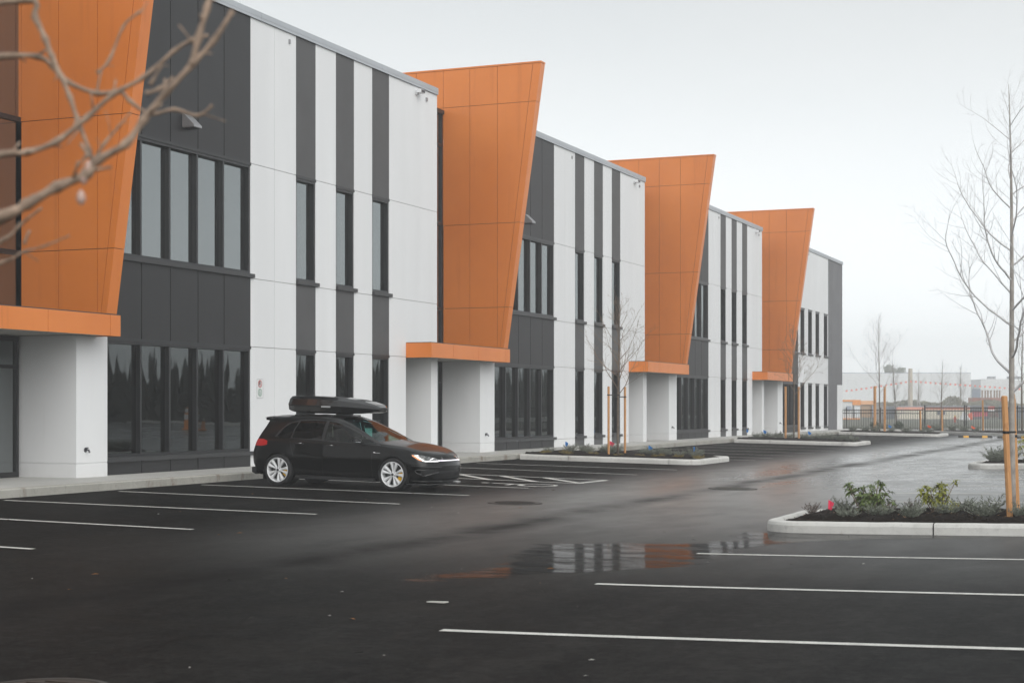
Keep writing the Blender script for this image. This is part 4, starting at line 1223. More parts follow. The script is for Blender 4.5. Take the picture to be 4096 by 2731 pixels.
q = Matrix.Rotation(R(-1.5), 4, 'Z') @ Matrix.Rotation(tilt, 4, 'Y')
rb.scale = (CSC * 1.05, CSC, CSC * 1.17)
off = q @ Vector((-.20, .10, 1.505)) * CSC
rb.location = car.location + off; rb.rotation_euler = car.rotation_euler
# ================================================================ PLANTING ISLANDS
rnd = random.Random(7)
mulch = None
def mat_mulch():
    m, nt, b = newmat('bark_mulch')
    f = noise_fac(nt, 14, 6, .75); g = noise_fac(nt, 55, 4, .8)
    c = mixc(nt, ramp(nt, f, [(.35, 0.), (.7, 1.)]), (.006, .0045, .0035), (.022, .014, .009))
    c = mixc(nt, ramp(nt, g, [(.64, 0.), (.76, .8)]), c, (.14, .085, .045))
    nt.links.new(c, b.inputs['Base Color']); b.inputs['Roughness'].default_value = .95; b.inputs['Specular IOR Level'].default_value = .2
    bump(nt, b, f, 1., .05)
    return m
M['mulch'] = mat_mulch()
M['wood'] = None
def mat_wood():
    m, nt, b = newmat('stake_timber')
    f = noise_fac(nt, 3, 6, .6, stretch=(14, 14, 1)); k = noise_fac(nt, 5, 2)
    c = mixc(nt, ramp(nt, f, [(.3, 0.), (.7, 1.)]), (.50, .235, .085), (.66, .35, .15))
    c = mixc(nt, ramp(nt, k, [(.62, 0.), (.72, .6)]), c, (.36, .15, .05))
    nt.links.new(c, b.inputs['Base Color']); b.inputs['Roughness'].default_value = .7
    return m
M['wood'] = mat_wood()
M['bark'] = mat('grey_brown_bark', (.16, .125, .095), .85, var=.3, vs=9, bs=40, bstr=.5)
M['twig'] = mat('pale_twig_bark', (.24, .17, .12), .8, var=.25, vs=8)
M['silver_leaf'] = mat('silver_green_leaf', (.19, .205, .165), .8, var=.35, vs=30)
M['green_leaf'] = mat('dark_glossy_leaf', (.12, .165, .045), .5, var=.45, vs=25)
M['yellow_leaf'] = mat('yellow_green_leaf', (.26, .27, .03), .5, var=.35, vs=22)
M['straw'] = mat('straw_grass', (.22, .17, .06), .9, var=.4, vs=30)
M['strap'] = mat('tie_strap', (.012, .012, .012), .7, var=0)

def island(x0, x1, y0, y1, tip_left, name_lab, mlab, amp=.09, rr_=.55, step=1.55):
    """kerbed planting bed; tip_left: rounded end at x0, otherwise at x1 (the other end runs on or meets the pavement)"""
    def outline(ins, n=10):
        r = rr_ - ins * .6; a0, a1, b0, b1 = x0 + ins, x1 - ins, y0 + ins, y1 - ins
        pts = []
        if tip_left:
            pts.append((x1, b0))
            pts += [(a0 + r - r * math.sin(R(90 * i / n)), b0 + r - r * math.cos(R(90 * i / n))) for i in range(n + 1)]
            pts += [(a0 + r - r * math.cos(R(90 * i / n)), b1 - r + r * math.sin(R(90 * i / n))) for i in range(n + 1)]
            pts.append((x1, b1))
        else:
            pts.append((x0, b0))
            pts += [(a1 - r + r * math.sin(R(90 * i / n)), b0 + r - r * math.cos(R(90 * i / n))) for i in range(n + 1)]
            pts += [(a1 - r + r * math.cos(R(90 * i / n)), b1 - r + r * math.sin(R(90 * i / n))) for i in range(n + 1)]
            pts.append((x0, b1))
        return pts
    # densify
    def dens(pts):
        out = []
        for p, q in zip(pts[:-1], pts[1:]):
            n = max(1, int(math.dist(p, q) / .25))
            for k in range(n): out.append((p[0] + (q[0] - p[0]) * k / n, p[1] + (q[1] - p[1]) * k / n))
        out.append(pts[-1]); return out
    lev = [(0, -.02), (.002, .10), (.02, .137), (.05, .15), (.15, .152), (.17, .12), (.17, -.02)]
    base = dens(outline(0)); b = MB(); n = len(base)
    rings = []
    # offset inward along the local normal
    nor = []
    for i in range(n):
        p, q = Vector(base[max(i - 1, 0)]), Vector(base[min(i + 1, n - 1)]); d = (q - p).normalized(); nor.append(Vector((d.y, -d.x)))
    cx_, cy_ = (x0 + x1) / 2, (y0 + y1) / 2
    sgn = 1
    mid = n // 2
    if (Vector((cx_, cy_)) - Vector(base[mid])).dot(nor[mid]) < 0: sgn = -1
    acc = 0.; run = [0.]
    for i in range(1, n): acc += math.dist(base[i - 1], base[i]); run.append(acc)
    for i in range(n):
        rg = []
        wob = .006 * noise.noise(Vector((base[i][0] * 3, base[i][1] * 3, 0)))
        for off, h in lev:
            p = Vector(base[i]) + nor[i] * sgn * off
            rg.append((p.x, p.y, zg(base[i][0]) + h + (wob if h > .05 else 0)))
        rings.append(rg)
    cuts = []; t = step * .9
    while t < acc: cuts.append(t); t += 3.0
    seg = MB(); start = 0
    for i in range(n - 1):
        b0 = len(seg.v)
        # narrow dark joint between cast lengths
        jt = any(run[i] <= c_ < run[i + 1] for c_ in cuts)
        ra, rb_ = rings[i], rings[i + 1]
        if jt: rb_ = [tuple(ra[k][j] + (rb_[k][j] - ra[k][j]) * .93 for j in range(3)) for k in range(len(lev))]
        seg.v += ra + rb_
        m_ = len(lev)
        for k in range(m_ - 1): seg.face((b0 + k, b0 + k + 1, b0 + m_ + k + 1, b0 + m_ + k))
        if jt or i == n - 2: seg.face([b0 + m_ + k for k in range(m_)])
        if i == 0 or jt: seg.face([b0 + k for k in range(m_)][::-1])
    if tip_left: seg.box(x1 + .002, x1 + .172, y0, y1, zg(x1) - .02, zg(x1) + .152)
    o = seg.build('island_kerb', M['kerbnew'], smooth=False); tag(o, kind='structure', label=name_lab)
    # dark bed below the joints
    # mulch mound
    b = MB(); ins = .165; st = .07 if y0 < 30 else .16
    nx, ny = int((x1 - x0) / st), int((y1 - y0) / st); idx = {}
    def inside(x, y):
        d = min(y - y0, y1 - y); e = (x - x0) if tip_left else (x1 - x)
        if e < rr_ and d < rr_: d = rr_ - math.hypot(rr_ - e, rr_ - d)
        else: d = min(d, e)
        return d
    for i in range(nx + 1):
        for j in range(ny + 1):
            x, y = x0 + i * st, y0 + j * st; d = inside(x, y)
            if d > ins - st:
                hgt = .10 + amp * sst(ins, ins + .45, d) + .045 * noise.noise(Vector((x * 2.2, y * 2.2, 1))) * sst(ins, ins + .2, d) + .034 * noise.noise(Vector((x * 9, y * 9, 4))) + .022 * noise.noise(Vector((x * 23, y * 23, 2)))
                idx[i, j] = len(b.v); b.v.append((x, y, zg(min(max(x, x0), x1)) + min(hgt, .145 if d < ins + .05 else 9)))
    for i in range(nx):
        for j in range(ny):
            q = [(i, j), (i + 1, j), (i + 1, j + 1), (i, j + 1)]
            if all(k in idx for k in q): b.face([idx[k] for k in q])
    o = b.build('mulch_bed', M['mulch'], smooth=True); tag(o, kind='structure', label=mlab)
def bed_z(x): return zg(x) + .17

island(-5.32, 1.5, 21.6, 24.6, True, 'nearest white concrete island kerb with a rounded end', 'dark bark mulch in the nearest planting island', amp=.10)
island(-5.55, 1.5, 46.2, 49.2, True, 'second right-hand island kerb behind the timber stakes', 'dark mulch in the island behind the timber stakes')
island(-17.75, -12.45, 43.45, 47.4, False, 'island kerb by the second entrance', 'mulch bed by the second entrance')
island(-17.75, -12.55, 67.7, 71.6, False, 'island kerb by the third entrance', 'mulch bed by the third entrance')
island(-17.75, -12.3, 90.5, 95.0, False, 'island kerb by the far end of the building', 'mulch bed by the far end of the building')
# far edge of the lot: slanting kerb and planting strip in front of the fence
b = MB()
fk = [(-19.0, 103.6), (-16.5, 104.2), (-12.0, 99.8), (-6.0, 93.9), (12.0, 94.8), (30.0, 95.7)]
for p, q in zip(fk[:-1], fk[1:]):
    d = (Vector(q) - Vector(p)).normalized(); n_ = Vector((-d.y, d.x)) * .16; z0, z1 = zg(p[0]), zg(q[0])
    b.prism([(p[0], p[1], z0 - .1), (p[0], p[1], z0 + .14), (p[0] + n_.x, p[1] + n_.y, z0 + .15), (p[0] + n_.x, p[1] + n_.y, z0 - .1)], [(q[0], q[1], z1 - .1), (q[0], q[1], z1 + .14), (q[0] + n_.x, q[1] + n_.y, z1 + .15), (q[0] + n_.x, q[1] + n_.y, z1 - .1)])
tag(b.build('far_kerb', M['kerbnew']), kind='structure', label='pale kerb along the far end of the lot')
b = MB()
far_bed = [(-24, 103.8, -.10), (-19.0, 103.77, -.1), (-16.45, 104.36, zg(-16.5) + .1), (-11.9, 99.96, zg(-12) + .1), (-5.95, 94.06, zg(-6) + .1), (12, 94.96, zg(12) + .1), (12, 101, zg(12) + .1), (-6, 101.2, -.25), (-12, 108.5, -.16), (-24, 110.5, -.1)]
b.poly(far_bed)
tag(b.build('far_planting_strip', M['mulch']), kind='structure', label='mulched strip between far kerb and fence')

# loose bark chips on the nearest bed
b = MB(); qc = random.Random(9)
for _ in range(2600):
    x, y = qc.uniform(-5.05, 0), qc.uniform(21.85, 24.3); s_ = qc.uniform(.008, .028); a = qc.random() * 6.28
    d = min(y - 21.6, 24.6 - y, x + 5.32); z = zg(x) + .10 + .10 * sst(.165, .615, d) + .045 * noise.noise(Vector((x * 2.2, y * 2.2, 1))) * sst(.165, .365, d) + .034 * noise.noise(Vector((x * 9, y * 9, 4))) + .022 * noise.noise(Vector((x * 23, y * 23, 2))) + qc.uniform(.004, .014)
    L = Vector((math.cos(a), math.sin(a), qc.uniform(-.5, .5))) * s_; W = Vector((-math.sin(a), math.cos(a), qc.uniform(-.5, .5))) * s_ * .4; p = Vector((x, y, z)); b.mi = 0 if qc.random() < .8 else 1
    b.poly([p - L, p - W, p + L, p + W])
tag(b.build('bark_chips', [mat('dark_bark_chip', (.03, .018, .012), .9, var=.5, vs=40), mat('pale_bark_chip', (.22, .13, .07), .9, var=.4, vs=40)], recalc=False), 'loose bark chips on the nearest planting island', kind='stuff')

# ---------------------------------------------------------------- small shrubs
def blades(b, n, h, w, spread, seed, up=.55, leafw=.004, seg=2):
    r = random.Random(seed)
    for _ in range(n):
        a = r.random() * 2 * PI; rad = spread * r.random() ** .6; el = up + (1 - up) * r.random()
        base = Vector((rad * .35 * math.cos(a), rad * .35 * math.sin(a), 0)); L = h * (.6 + .5 * r.random())
        tip = base + Vector((math.cos(a) * (rad + .02), math.sin(a) * (rad + .02), L * el))
        mid_ = base.lerp(tip, .5) + Vector((0, 0, L * .08))
        b.tube([base, mid_, tip], [leafw * .7, leafw * .6, leafw * .3], 3, cap=False)
        # needle leaves up the stem
        for t in [i / 9 for i in range(2, 10)]:
            p = (base.lerp(mid_, t * 2) if t < .5 else mid_.lerp(tip, t * 2 - 1)); q = Vector((r.uniform(-1, 1), r.uniform(-1, 1), r.uniform(.1, 1))).normalized() * w
            s_ = q.cross(Vector((r.uniform(-1, 1), r.uniform(-1, 1), r.uniform(-1, 1)))).normalized() * leafw * 1.1
            b.poly([p - s_, p + q * .6 - s_ * .9, p + q, p + q * .6 + s_ * .9, p + s_])
def shrub_mesh(kind, seed):
    b = MB()
    if kind == 'lav': blades(b, 60, .20, .035, .13, seed)
    elif kind == 'dry': blades(b, 34, .17, .022, .10, seed, .7)
    elif kind == 'tuft': blades(b, 30, .09, .05, .11, seed, .25, .0035)
    o = b.build('silver_shrub' if kind != 'tuft' else 'grass_tuft', M['silver_leaf'] if kind != 'dry' else M['drytwig'], None, recalc=False)
    if kind == 'tuft': o.data.materials[0] = M['straw']
    return o
M['drytwig'] = mat('dry_grey_twig', (.13, .10, .085), .85, var=.3, vs=25)
protos = {'lav': [shrub_mesh('lav', 1), shrub_mesh('lav', 2), shrub_mesh('lav', 3)], 'dry': [shrub_mesh('dry', 4), shrub_mesh('dry', 5)], 'tuft': [shrub_mesh('tuft', 6), shrub_mesh('tuft', 7)]}
used = set()
def put(kind, x, y, s_, label, group, z=None):
    pr = rnd.choice(protos[kind])
    if pr in used:
        o = pr.copy(); C.objects.link(o)
    else:
        o = pr; used.add(pr)
    o.location = (x, y, (bed_z(x) if z is None else z) - .02); o.scale = (s_, s_, s_ * rnd.uniform(.9, 1.15)); o.rotation_euler = (0, 0, rnd.uniform(0, 6.28))
    tag(o, label, 'shrub' if kind != 'tuft' else 'grass tuft', group)
    return o
near = [('dry', -4.93, 23.2, .95, 'small dry twiggy shrub left of the pink flag, nearest the rounded kerb end'),
        ('lav', -4.23, 22.2, 1.05, 'low silver shrub in front of the dark green bush in the nearest island'),
        ('lav', -4.55, 23.6, 1.1, 'silver shrub just left of the pink flag'),
        ('lav', -3.86, 22.6, 1.2, 'silver shrub midway between the two leafy bushes, front row'),
        ('dry', -3.95, 23.9, 1.05, 'twiggy reddish grey shrub right behind the middle silver shrub'),
        ('lav', -3.39, 22.3, 1.15, 'spiky silver shrub in front of the yellow green bush'),
        ('dry', -3.62, 24.0, 1.1, 'twiggy shrub behind the left stems of the yellow green bush'),
        ('lav', -2.98, 22.9, 1.15, 'silver shrub just right of the yellow green bush'),
        ('lav', -2.95, 24.2, 1.15, 'silver shrub beside the small red marker'),
        ('lav', -2.5, 22.75, 1.55, 'tallest silver shrub, left of the timber stakes'),
        ('lav', -1.98, 22.6, 1.2, 'silver shrub at the foot of the timber stakes'),
        ('lav', -1.72, 24.2, 1.2, 'silver shrub behind the foot of the timber stakes, cut by the picture edge')]
for k_, x, y, s_, lb in near: put(k_, x, y, s_, lb, 'low silver shrubs in the nearest island')
for x, y in [(-17.4, 44.9), (-17.0, 45.6), (-16.7, 46.3), (-16.9, 46.6), (-16.6, 45.9), (-16.3, 45.4), (-16.1, 46.2), (-15.9, 46.0), (-15.7, 45.6), (-15.95, 46.9), (-14.9, 46.2), (-14.7, 46.0), (-14.35, 45.5), (-14.2, 45.7), (-13.85, 45.2), (-13.95, 45.4), (-13.3, 44.7), (-12.8, 44.5)]:
    put('lav' if rnd.random() < .8 else 'dry', x, y, rnd.uniform(1.0, 1.5), 'small silver shrub in the island by the second entrance', 'silver shrubs in the second entrance island')
for x, y in [(-17.3, 44.3), (-16.6, 44.2), (-15.8, 44.3), (-15.0, 44.2), (-14.4, 44.3), (-13.8, 44.2), (-13.2, 44.2), (-12.6, 44.1)]:
    put('tuft', x, y, rnd.uniform(1.0, 1.5), 'straw coloured tuft near the kerb of the second entrance island', 'straw tufts in the second entrance island')
for x, y in [(-17.3, 69.9), (-17.1, 70.6), (-16.8, 70.7), (-16.3, 69.9), (-16.6, 71.1), (-15.9, 70.1), (-15.4, 70.8), (-14.9, 69.8), (-14.6, 70.6), (-14.1, 70.1), (-13.5, 69.1), (-13.2, 69.2), (-12.8, 68.6)]:
    put('lav', x, y, rnd.uniform(1.1, 1.7), 'small silver shrub in the island by the third entrance', 'silver shrubs in the third entrance island')
for x, y in [(-17.2, 91.8), (-16.6, 92.4), (-16.0, 92.0), (-15.2, 92.6), (-14.3, 92.2), (-13.5, 92.5), (-13.0, 92.1)]:
    put('lav', x, y, rnd.uniform(1.4, 2.0), 'small silver shrub in the island at the far end of the building', 'silver shrubs in the far end island')
for x, y in [(-17.9, 105.2), (-15.0, 104.6), (-14.2, 103.9), (-13.2, 103.2), (-12.4, 102.2), (-11.6, 101.2)]:
    put('lav', x, y, rnd.uniform(1.8, 2.8), 'grey shrub along the foot of the black fence', 'grey shrubs along the fence', z=-.12)
for x, y in [(-4.95, 47.6), (-4.75, 48.0), (-4.85, 47.2), (-4.5, 47.7)]:
    put('lav', x, y, rnd.uniform(1.4, 2.0), 'silver shrub on the island behind the timber stakes', 'silver shrubs on the island behind the stakes')

# round clipped evergreen bushes near the fence
def leaf_blob(b, c, r, n, size, seed, squash=.85):
    q = random.Random(seed)
    for _ in range(n):
        v = Vector((q.gauss(0, 1), q.gauss(0, 1), q.gauss(0, 1))).normalized() * r * (q.random() ** .35)
        v.z *= squash
        p = Vector(c) + v; a = Vector((q.uniform(-1, 1), q.uniform(-1, 1), q.uniform(-.4, 1))).normalized(); s_ = a.orthogonal().normalized() * size * .45; L = a * size
        b.poly([p, p + L * .5 + s_, p + L, p + L * .5 - s_])
for i, (x, y, lb) in enumerate([(-18.4, 105.6, 'round dark evergreen bush beside the building corner by the fence'), (-16.9, 105.9, 'round dark evergreen bush right of the one at the building corner')]):
    b = MB(); leaf_blob(b, (0, 0, .26), .32, 700, .06, 40 + i); o = b.build('round_bush', mat('evergreen_leaf', (.03, .05, .02), .6, var=.3, vs=15) if i == 0 else bpy.data.materials['evergreen_leaf'], recalc=False)
    o.location = (x, y, -.08); tag(o, lb, 'bush', 'round bushes by the fence')

# leafy bushes: stems + whorls of drooping leaves
def leafy_bush(name, label, x, y, stems, mleaf, seed, cat='bush', leaf=.072):
    q = random.Random(seed); root = thing(name, label, cat, (x, y, bed_z(x) - .03)); root.scale = (1.18, 1.18, 1.22)
    st, lf = MB(), MB()
    def whorl(p, d, n, L):
        d = d.normalized(); u = d.orthogonal().normalized(); w = d.cross(u)
        for k in range(n):
            a = 2 * PI * k / n + q.random() * .8; out = (u * math.cos(a) + w * math.sin(a)); dr = (out + d * q.uniform(-.35, .75)).normalized(); L_ = L * q.uniform(.75, 1.2)
            s_ = dr.cross(d).normalized() * L_ * .17
            m1 = p + dr * L_ * .45; t_ = p + dr * L_ + Vector((0, 0, -L_ * .35))
            lf.poly([p, m1 + s_ + Vector((0, 0, .004)), t_, m1 - s_ + Vector((0, 0, .004))])
    for (dx, dy, h, n) in stems:
        base = Vector((dx * .12, dy * .12, 0)); tip = Vector((dx, dy, h))
        mid_ = base.lerp(tip, .5) + Vector((q.uniform(-.02, .02), q.uniform(-.02, .02), -.02))
        st.tube([base, mid_, tip], [.008, .006, .004], 5)
        whorl(tip, Vector((dx * .3, dy * .3, 1)), 9, leaf); whorl(tip - Vector((0, 0, .02)), Vector((dx * .3, dy * .3, 1)), 8, leaf * 1.1)
        for k in range(n):
            t = q.uniform(.25, .97); p = base.lerp(tip, t); o2 = Vector((q.uniform(-1, 1), q.uniform(-1, 1), q.uniform(0, .8))).normalized() * q.uniform(.03, .09)
            st.tube([p, p + o2], [.004, .002], 3, cap=False); whorl(p + o2, o2 + Vector((0, 0, .05)), 7, leaf * q.uniform(.8, 1.05))
    st.build('stem', M['twig'], root, local=True); lf.build('foliage', mleaf, root, local=True, recalc=False)
    return root
q = random.Random(3)
sA = [(-.27, .05, .36, 7), (-.22, -.05, .28, 6), (-.15, .05, .30, 7), (-.08, 0, .33, 8), (0, .08, .34, 8), (.04, -.05, .30, 8), (.10, .03, .40, 8), (.15, .06, .36, 7), (.20, -.02, .25, 6), (.27, 0, .17, 5), (.05, .1, .22, 9), (-.05, -.1, .18, 9), (.0, 0, .2, 10), (.12, -.08, .2, 8), (-.14, .1, .2, 8)]
leafy_bush('leafy_bush', 'dark green leafy bush right of the pink flag in the nearest island', -4.13, 23.3, sA, M['green_leaf'], 11)
sB = [(-.20, .0, .30, 6), (-.14, .05, .33, 7), (-.08, -.04, .31, 6), (.02, 0, .36, 7), (.05, .06, .34, 6), (.10, -.04, .30, 5), (.21, .02, .40, 2), (.22, 0, .14, 3), (.0, .05, .20, 4), (.06, 0, .22, 4)]
leafy_bush('leafy_bush', 'yellow green leggy bush between silver shrubs, left of the stakes', -3.2, 23.4, sB, M['yellow_leaf'], 12)
sC = [(-.2, 0, .5, 6), (-.1, .1, .62, 8), (.05, 0, .66, 8), (.15, -.05, .55, 7), (.25, .05, .42, 6), (0, 0, .35, 8)]
leafy_bush('leafy_bush', 'yellow green bush on the far island, cut by the right picture edge', -3.95, 46.9, sC, M['yellow_leaf'], 13, leaf=.09)

# ---------------------------------------------------------------- marker flags
def flag(x, y, col, label, h=.32, z=None, w=.10, tilt=.25):
    r_ = thing('marker_flag', label, 'flag', (x, y, (bed_z(x) if z is None else z) - .02), 0, 'marker flags in the planting beds')
    b = MB(); b.tube([(0, 0, 0), (tilt * .05, 0, h)], .0025, 4); b.build('wire', M['lampm'], r_, local=True)
    b = MB(); n = 5
    pts = []
    for i in range(n + 1):
        t = i / n; pts.append([(tilt * .05 + w * t, .012 * math.sin(5 * t), h - .0 - w * .55 * t * 1.0), (tilt * .05 * .7 + w * t * .55, .012 * math.sin(4 * t), h - .13 - w * .35 * t)])
    b0 = len(b.v)
    for p in pts: b.v += p
    for i in range(n): b.face((b0 + 2 * i, b0 + 2 * i + 1, b0 + 2 * i + 3, b0 + 2 * i + 2))
    b.build('cloth', col, r_, local=True, recalc=False)
    return r_
mp = mat('pink_flag_plastic', (.90, .05, .12), .5, var=.05); mb_ = mat('blue_flag_plastic', (.02, .22, .62), .5, var=.05); mo_ = mat('orange_flag_plastic', (.9, .12, .03), .5, var=.05)
flag(-4.73, 23.3, mp, 'bright pink marker flag standing in the mulch by the dark green bush', .21, w=.085)
flag(-3.02, 23.9, mp, 'short red marker flag half hidden between silver shrubs', .14, w=.05)
flag(-17.2, 45.7, mb_, 'blue marker flag at the kerb end of the second entrance island', .34)
flag(-14.55, 45.6, mb_, 'blue marker flag right of the young tree by the second entrance', .30, w=.14)
flag(-16.2, 46.9, mp, 'pink marker flag beside the left stake of the young tree', .36, w=.16)
flag(-12.8, 44.3, mb_, 'thin blue marker flag near the rounded end of the second entrance island', .34, w=.05)
flag(-17.8, 70.0, mb_, 'blue marker flag at the pavement end of the third entrance island', .4)
flag(-16.9, 69.4, mb_, 'blue marker flag left of the stakes in the third entrance island', .4, w=.16)
flag(-14.9, 69.2, mb_, 'blue marker flag right of the stakes in the third entrance island', .4, w=.16)
flag(-15.2, 91.6, mb_, 'blue marker flag in the far end island', .45, w=.2)
flag(-14.6, 102.4, mo_, 'orange marker flag at the foot of the fence, left', .4, z=-.1, w=.25)
flag(-11.7, 100.0, mo_, 'orange marker flag at the foot of the fence, right', .4, z=-.12, w=.25)

# ---------------------------------------------------------------- bare trees
def bare_tree(label, x, y, z, H, r0, fork, seed, name='bare_tree', nb=16, spread=.42, group=None, depth=3, lean=(0, 0), bark=None, mult=1.0, up=1.0, twig=None):
    q = random.Random(seed)
    root = thing(name, label, 'tree', (x, y, z), 0, group)
    tr, cr = MB(), MB()
    n = 14; tp = []; rd = []
    for i in range(n + 1):
        t = i / n; tp.append(Vector((lean[0] * t * H + .035 * H / 4 * math.sin(3.1 * t + seed) * t, lean[1] * t * H + .03 * math.sin(4 * t) * t, H * t * .93))); rd.append(max(.003, r0 * (1 - t) ** .8 + .003))
    tr.tube(tp, rd, 8)
    def tpos(t):
        f_ = t * n; i = min(int(f_), n - 1); return tp[i].lerp(tp[i + 1], f_ - i), rd[i]
    def grow(p, d, L, r_, lev):
        pts = [p.copy()]; seg = max(4, int(L / .09)); dd = d.normalized(); out = []
        for k in range(seg):
            dd = (dd + Vector((q.gauss(0, .10), q.gauss(0, .10), .055 * up + q.gauss(0, .05)))).normalized()
            p = p + dd * (L / seg); pts.append(p.copy()); out.append((p.copy(), dd.copy(), (k + 1) / seg))
        rr2 = [max(.0014 * mult, r_ * (1 - i / seg) ** .7) for i in range(seg + 1)]
        cr.tube(pts, rr2, 5 if lev == 0 else 3, cap=False)
        if lev < depth:
            for (pp, d2, t) in out:
                if t > .18 and q.random() < (.62 if lev == 0 else .42):
                    s_ = d2.orthogonal().normalized(); s_ = (Matrix.Rotation(q.random() * 2 * PI, 3, d2) @ s_)
                    nd_ = (d2 * .8 + s_ * q.uniform(.5, .9)).normalized()
                    grow(pp, nd_, L * q.uniform(.25, .5) * (1.1 - .5 * t), max(.0016 * mult, r_ * .45 * (1 - t * .6)), lev + 1)
    for k in range(nb):
        t = fork + (1 - fork) * ((k + .5) / nb) ** .9 * .93; p, rr_0 = tpos(t); a = k * 2.4 + q.uniform(-.4, .4)
        d = Vector((math.cos(a) * spread * 2, math.sin(a) * spread * 2, .75 + t * .9))
        L = H * (1 - t * .85) * q.uniform(.42, .62)
        grow(p, d, L, rr_0 * .5, 0)
    tr.build('trunk', bark or M['bark'], root, local=True, smooth=True); cr.build('branches', twig or M['twig'], root, local=True, recalc=False)
    return root
def stake(x, y, z, h, lean, label, w=.07, group='timber tree stakes', strap=None):
    r_ = thing('timber_stake', label, 'stake', (x, y, z), 0, group)
    b = MB(); k = 8; c0 = [(w / 2 * math.cos(2 * PI * i / k), w / 2 * math.sin(2 * PI * i / k)) for i in range(k)]
    b.prism([(p[0], p[1], -.05) for p in c0], [(p[0] + lean[0] * h, p[1] + lean[1] * h, h - .012) for p in c0])
    b.prism([(p[0] + lean[0] * h, p[1] + lean[1] * h, h - .012) for p in c0], [(p[0] * .75 + lean[0] * h, p[1] * .75 + lean[1] * h, h) for p in c0])
    b.build('post', M['wood'], r_, local=True)
    if strap:
        zs, dx, dy = strap; b = MB(); cx_, cy_ = lean[0] * zs, lean[1] * zs
        b.lathe([(w / 2 + .004, zs - .018), (w / 2 + .007, zs), (w / 2 + .004, zs + .018)], 12, 'z', (cx_, cy_, 0))
        b.prism([(cx_, cy_ - .004, zs - .014), (cx_, cy_ + .004, zs - .014), (cx_, cy_ + .004, zs + .014), (cx_, cy_ - .004, zs + .014)], [(cx_ + dx, cy_ + dy - .004, zs - .014), (cx_ + dx, cy_ + dy + .004, zs - .014), (cx_ + dx, cy_ + dy + .004, zs + .014), (cx_ + dx, cy_ + dy - .004, zs + .014)])
        b.build('tie_strap', M['strap'], r_, local=True)
    return r_
# right foreground tree
bare_tree('tall bare young tree tied between two timber stakes at the right picture edge', -2.17, 23.3, -.16, 6.4, .046, .26, 31, nb=20, spread=.85, depth=3, lean=(-.012, .0), bark=mat('pale_grey_bark', (.36, .33, .30), .8, var=.3, vs=8), mult=.85, up=.9, twig=mat('haze_paled_twig', (.60, .585, .585), .8, var=.2, vs=8))  # twig colour lightened to imitate branches fading into haze
stake(-2.14, 22.62, -.17, 1.66, (-.045, .0), 'left timber stake with a black strap beside the tall right-hand tree', .082, strap=(1.17, .10, .3))
stake(-2.16, 23.85, -.17, 1.70, (-.04, -.02), 'right timber stake with a black strap beside the tall right-hand tree', .084, strap=(1.10, -.05, -.3))
# entrance island trees
bare_tree('slender bare tree between two thin stakes in front of the second entrance', -15.35, 45.2, -.05, 5.0, .034, .36, 5, nb=24, spread=.66, mult=1.7)
stake(-15.45, 44.65, -.05, 2.0, (0, 0), 'left thin stake of the tree by the second entrance', .07, strap=(1.75, .2, .45)); stake(-15.35, 45.85, -.05, 2.0, (.0, .0), 'right thin stake of the tree by the second entrance', .07, strap=(1.70, -.15, -.5))
bare_tree('bare tree with two stakes in front of the third entrance', -15.75, 70.3, -.05, 5.2, .036, .38, 8, nb=20, spread=.6, mult=2.2)
stake(-16.05, 70.0, -.05, 2.3, (0, 0), 'left stake of the tree by the third entrance', .10); stake(-15.6, 70.6, -.05, 2.3, (0, 0), 'right stake of the tree by the third entrance', .10)
bare_tree('bare tree with two stakes in the island at the far end of the building', -15.95, 93.2, -.05, 7.2, .045, .30, 9, nb=18, spread=.5, mult=1.8, twig=bpy.data.materials['haze_paled_twig'])
stake(-16.15, 92.8, -.05, 2.6, (0, 0), 'left stake of the tree at the far end island', .16); stake(-15.7, 93.4, -.05, 2.6, (0, 0), 'right stake of the tree at the far end island', .14)
# saplings and lone stakes by the fence
bare_tree('multi stemmed bare sapling left of the far end tree behind the fence', -17.6, 109.5, -.3, 5.2, .05, .12, 15, nb=14, spread=.25, mult=3.0, depth=2, lean=(-.05, 0), twig=bpy.data.materials['haze_paled_twig'])
bare_tree('thin bare sapling right of the far end tree behind the fence', -14.7, 109.0, -.3, 5.0, .05, .25, 16, nb=12, spread=.35, mult=3.0, depth=2, lean=(.03, 0), twig=bpy.data.materials['haze_paled_twig'])
bare_tree('slim bare tree behind the middle of the fence', -9.4, 107.0, -.3, 8.5, .07, .28, 17, nb=16, spread=.35, mult=2.2, depth=2, twig=bpy.data.materials['haze_paled_twig'])
for x, y, h, lb in [(-14.9, 101.7, 1.35, 'lone short stake in front of the left fence panel'), (-13.6, 101.7, 1.4, 'second lone short stake left of the tall fence post'), (-11.35, 103.2, 2.0, 'leaning stake between the fence posts, left one'), (-9.3, 101.7, 2.05, 'leaning stake between the fence posts, right one')]:
    stake(x, y, -.2, h, (-.02, 0), lb, .11)
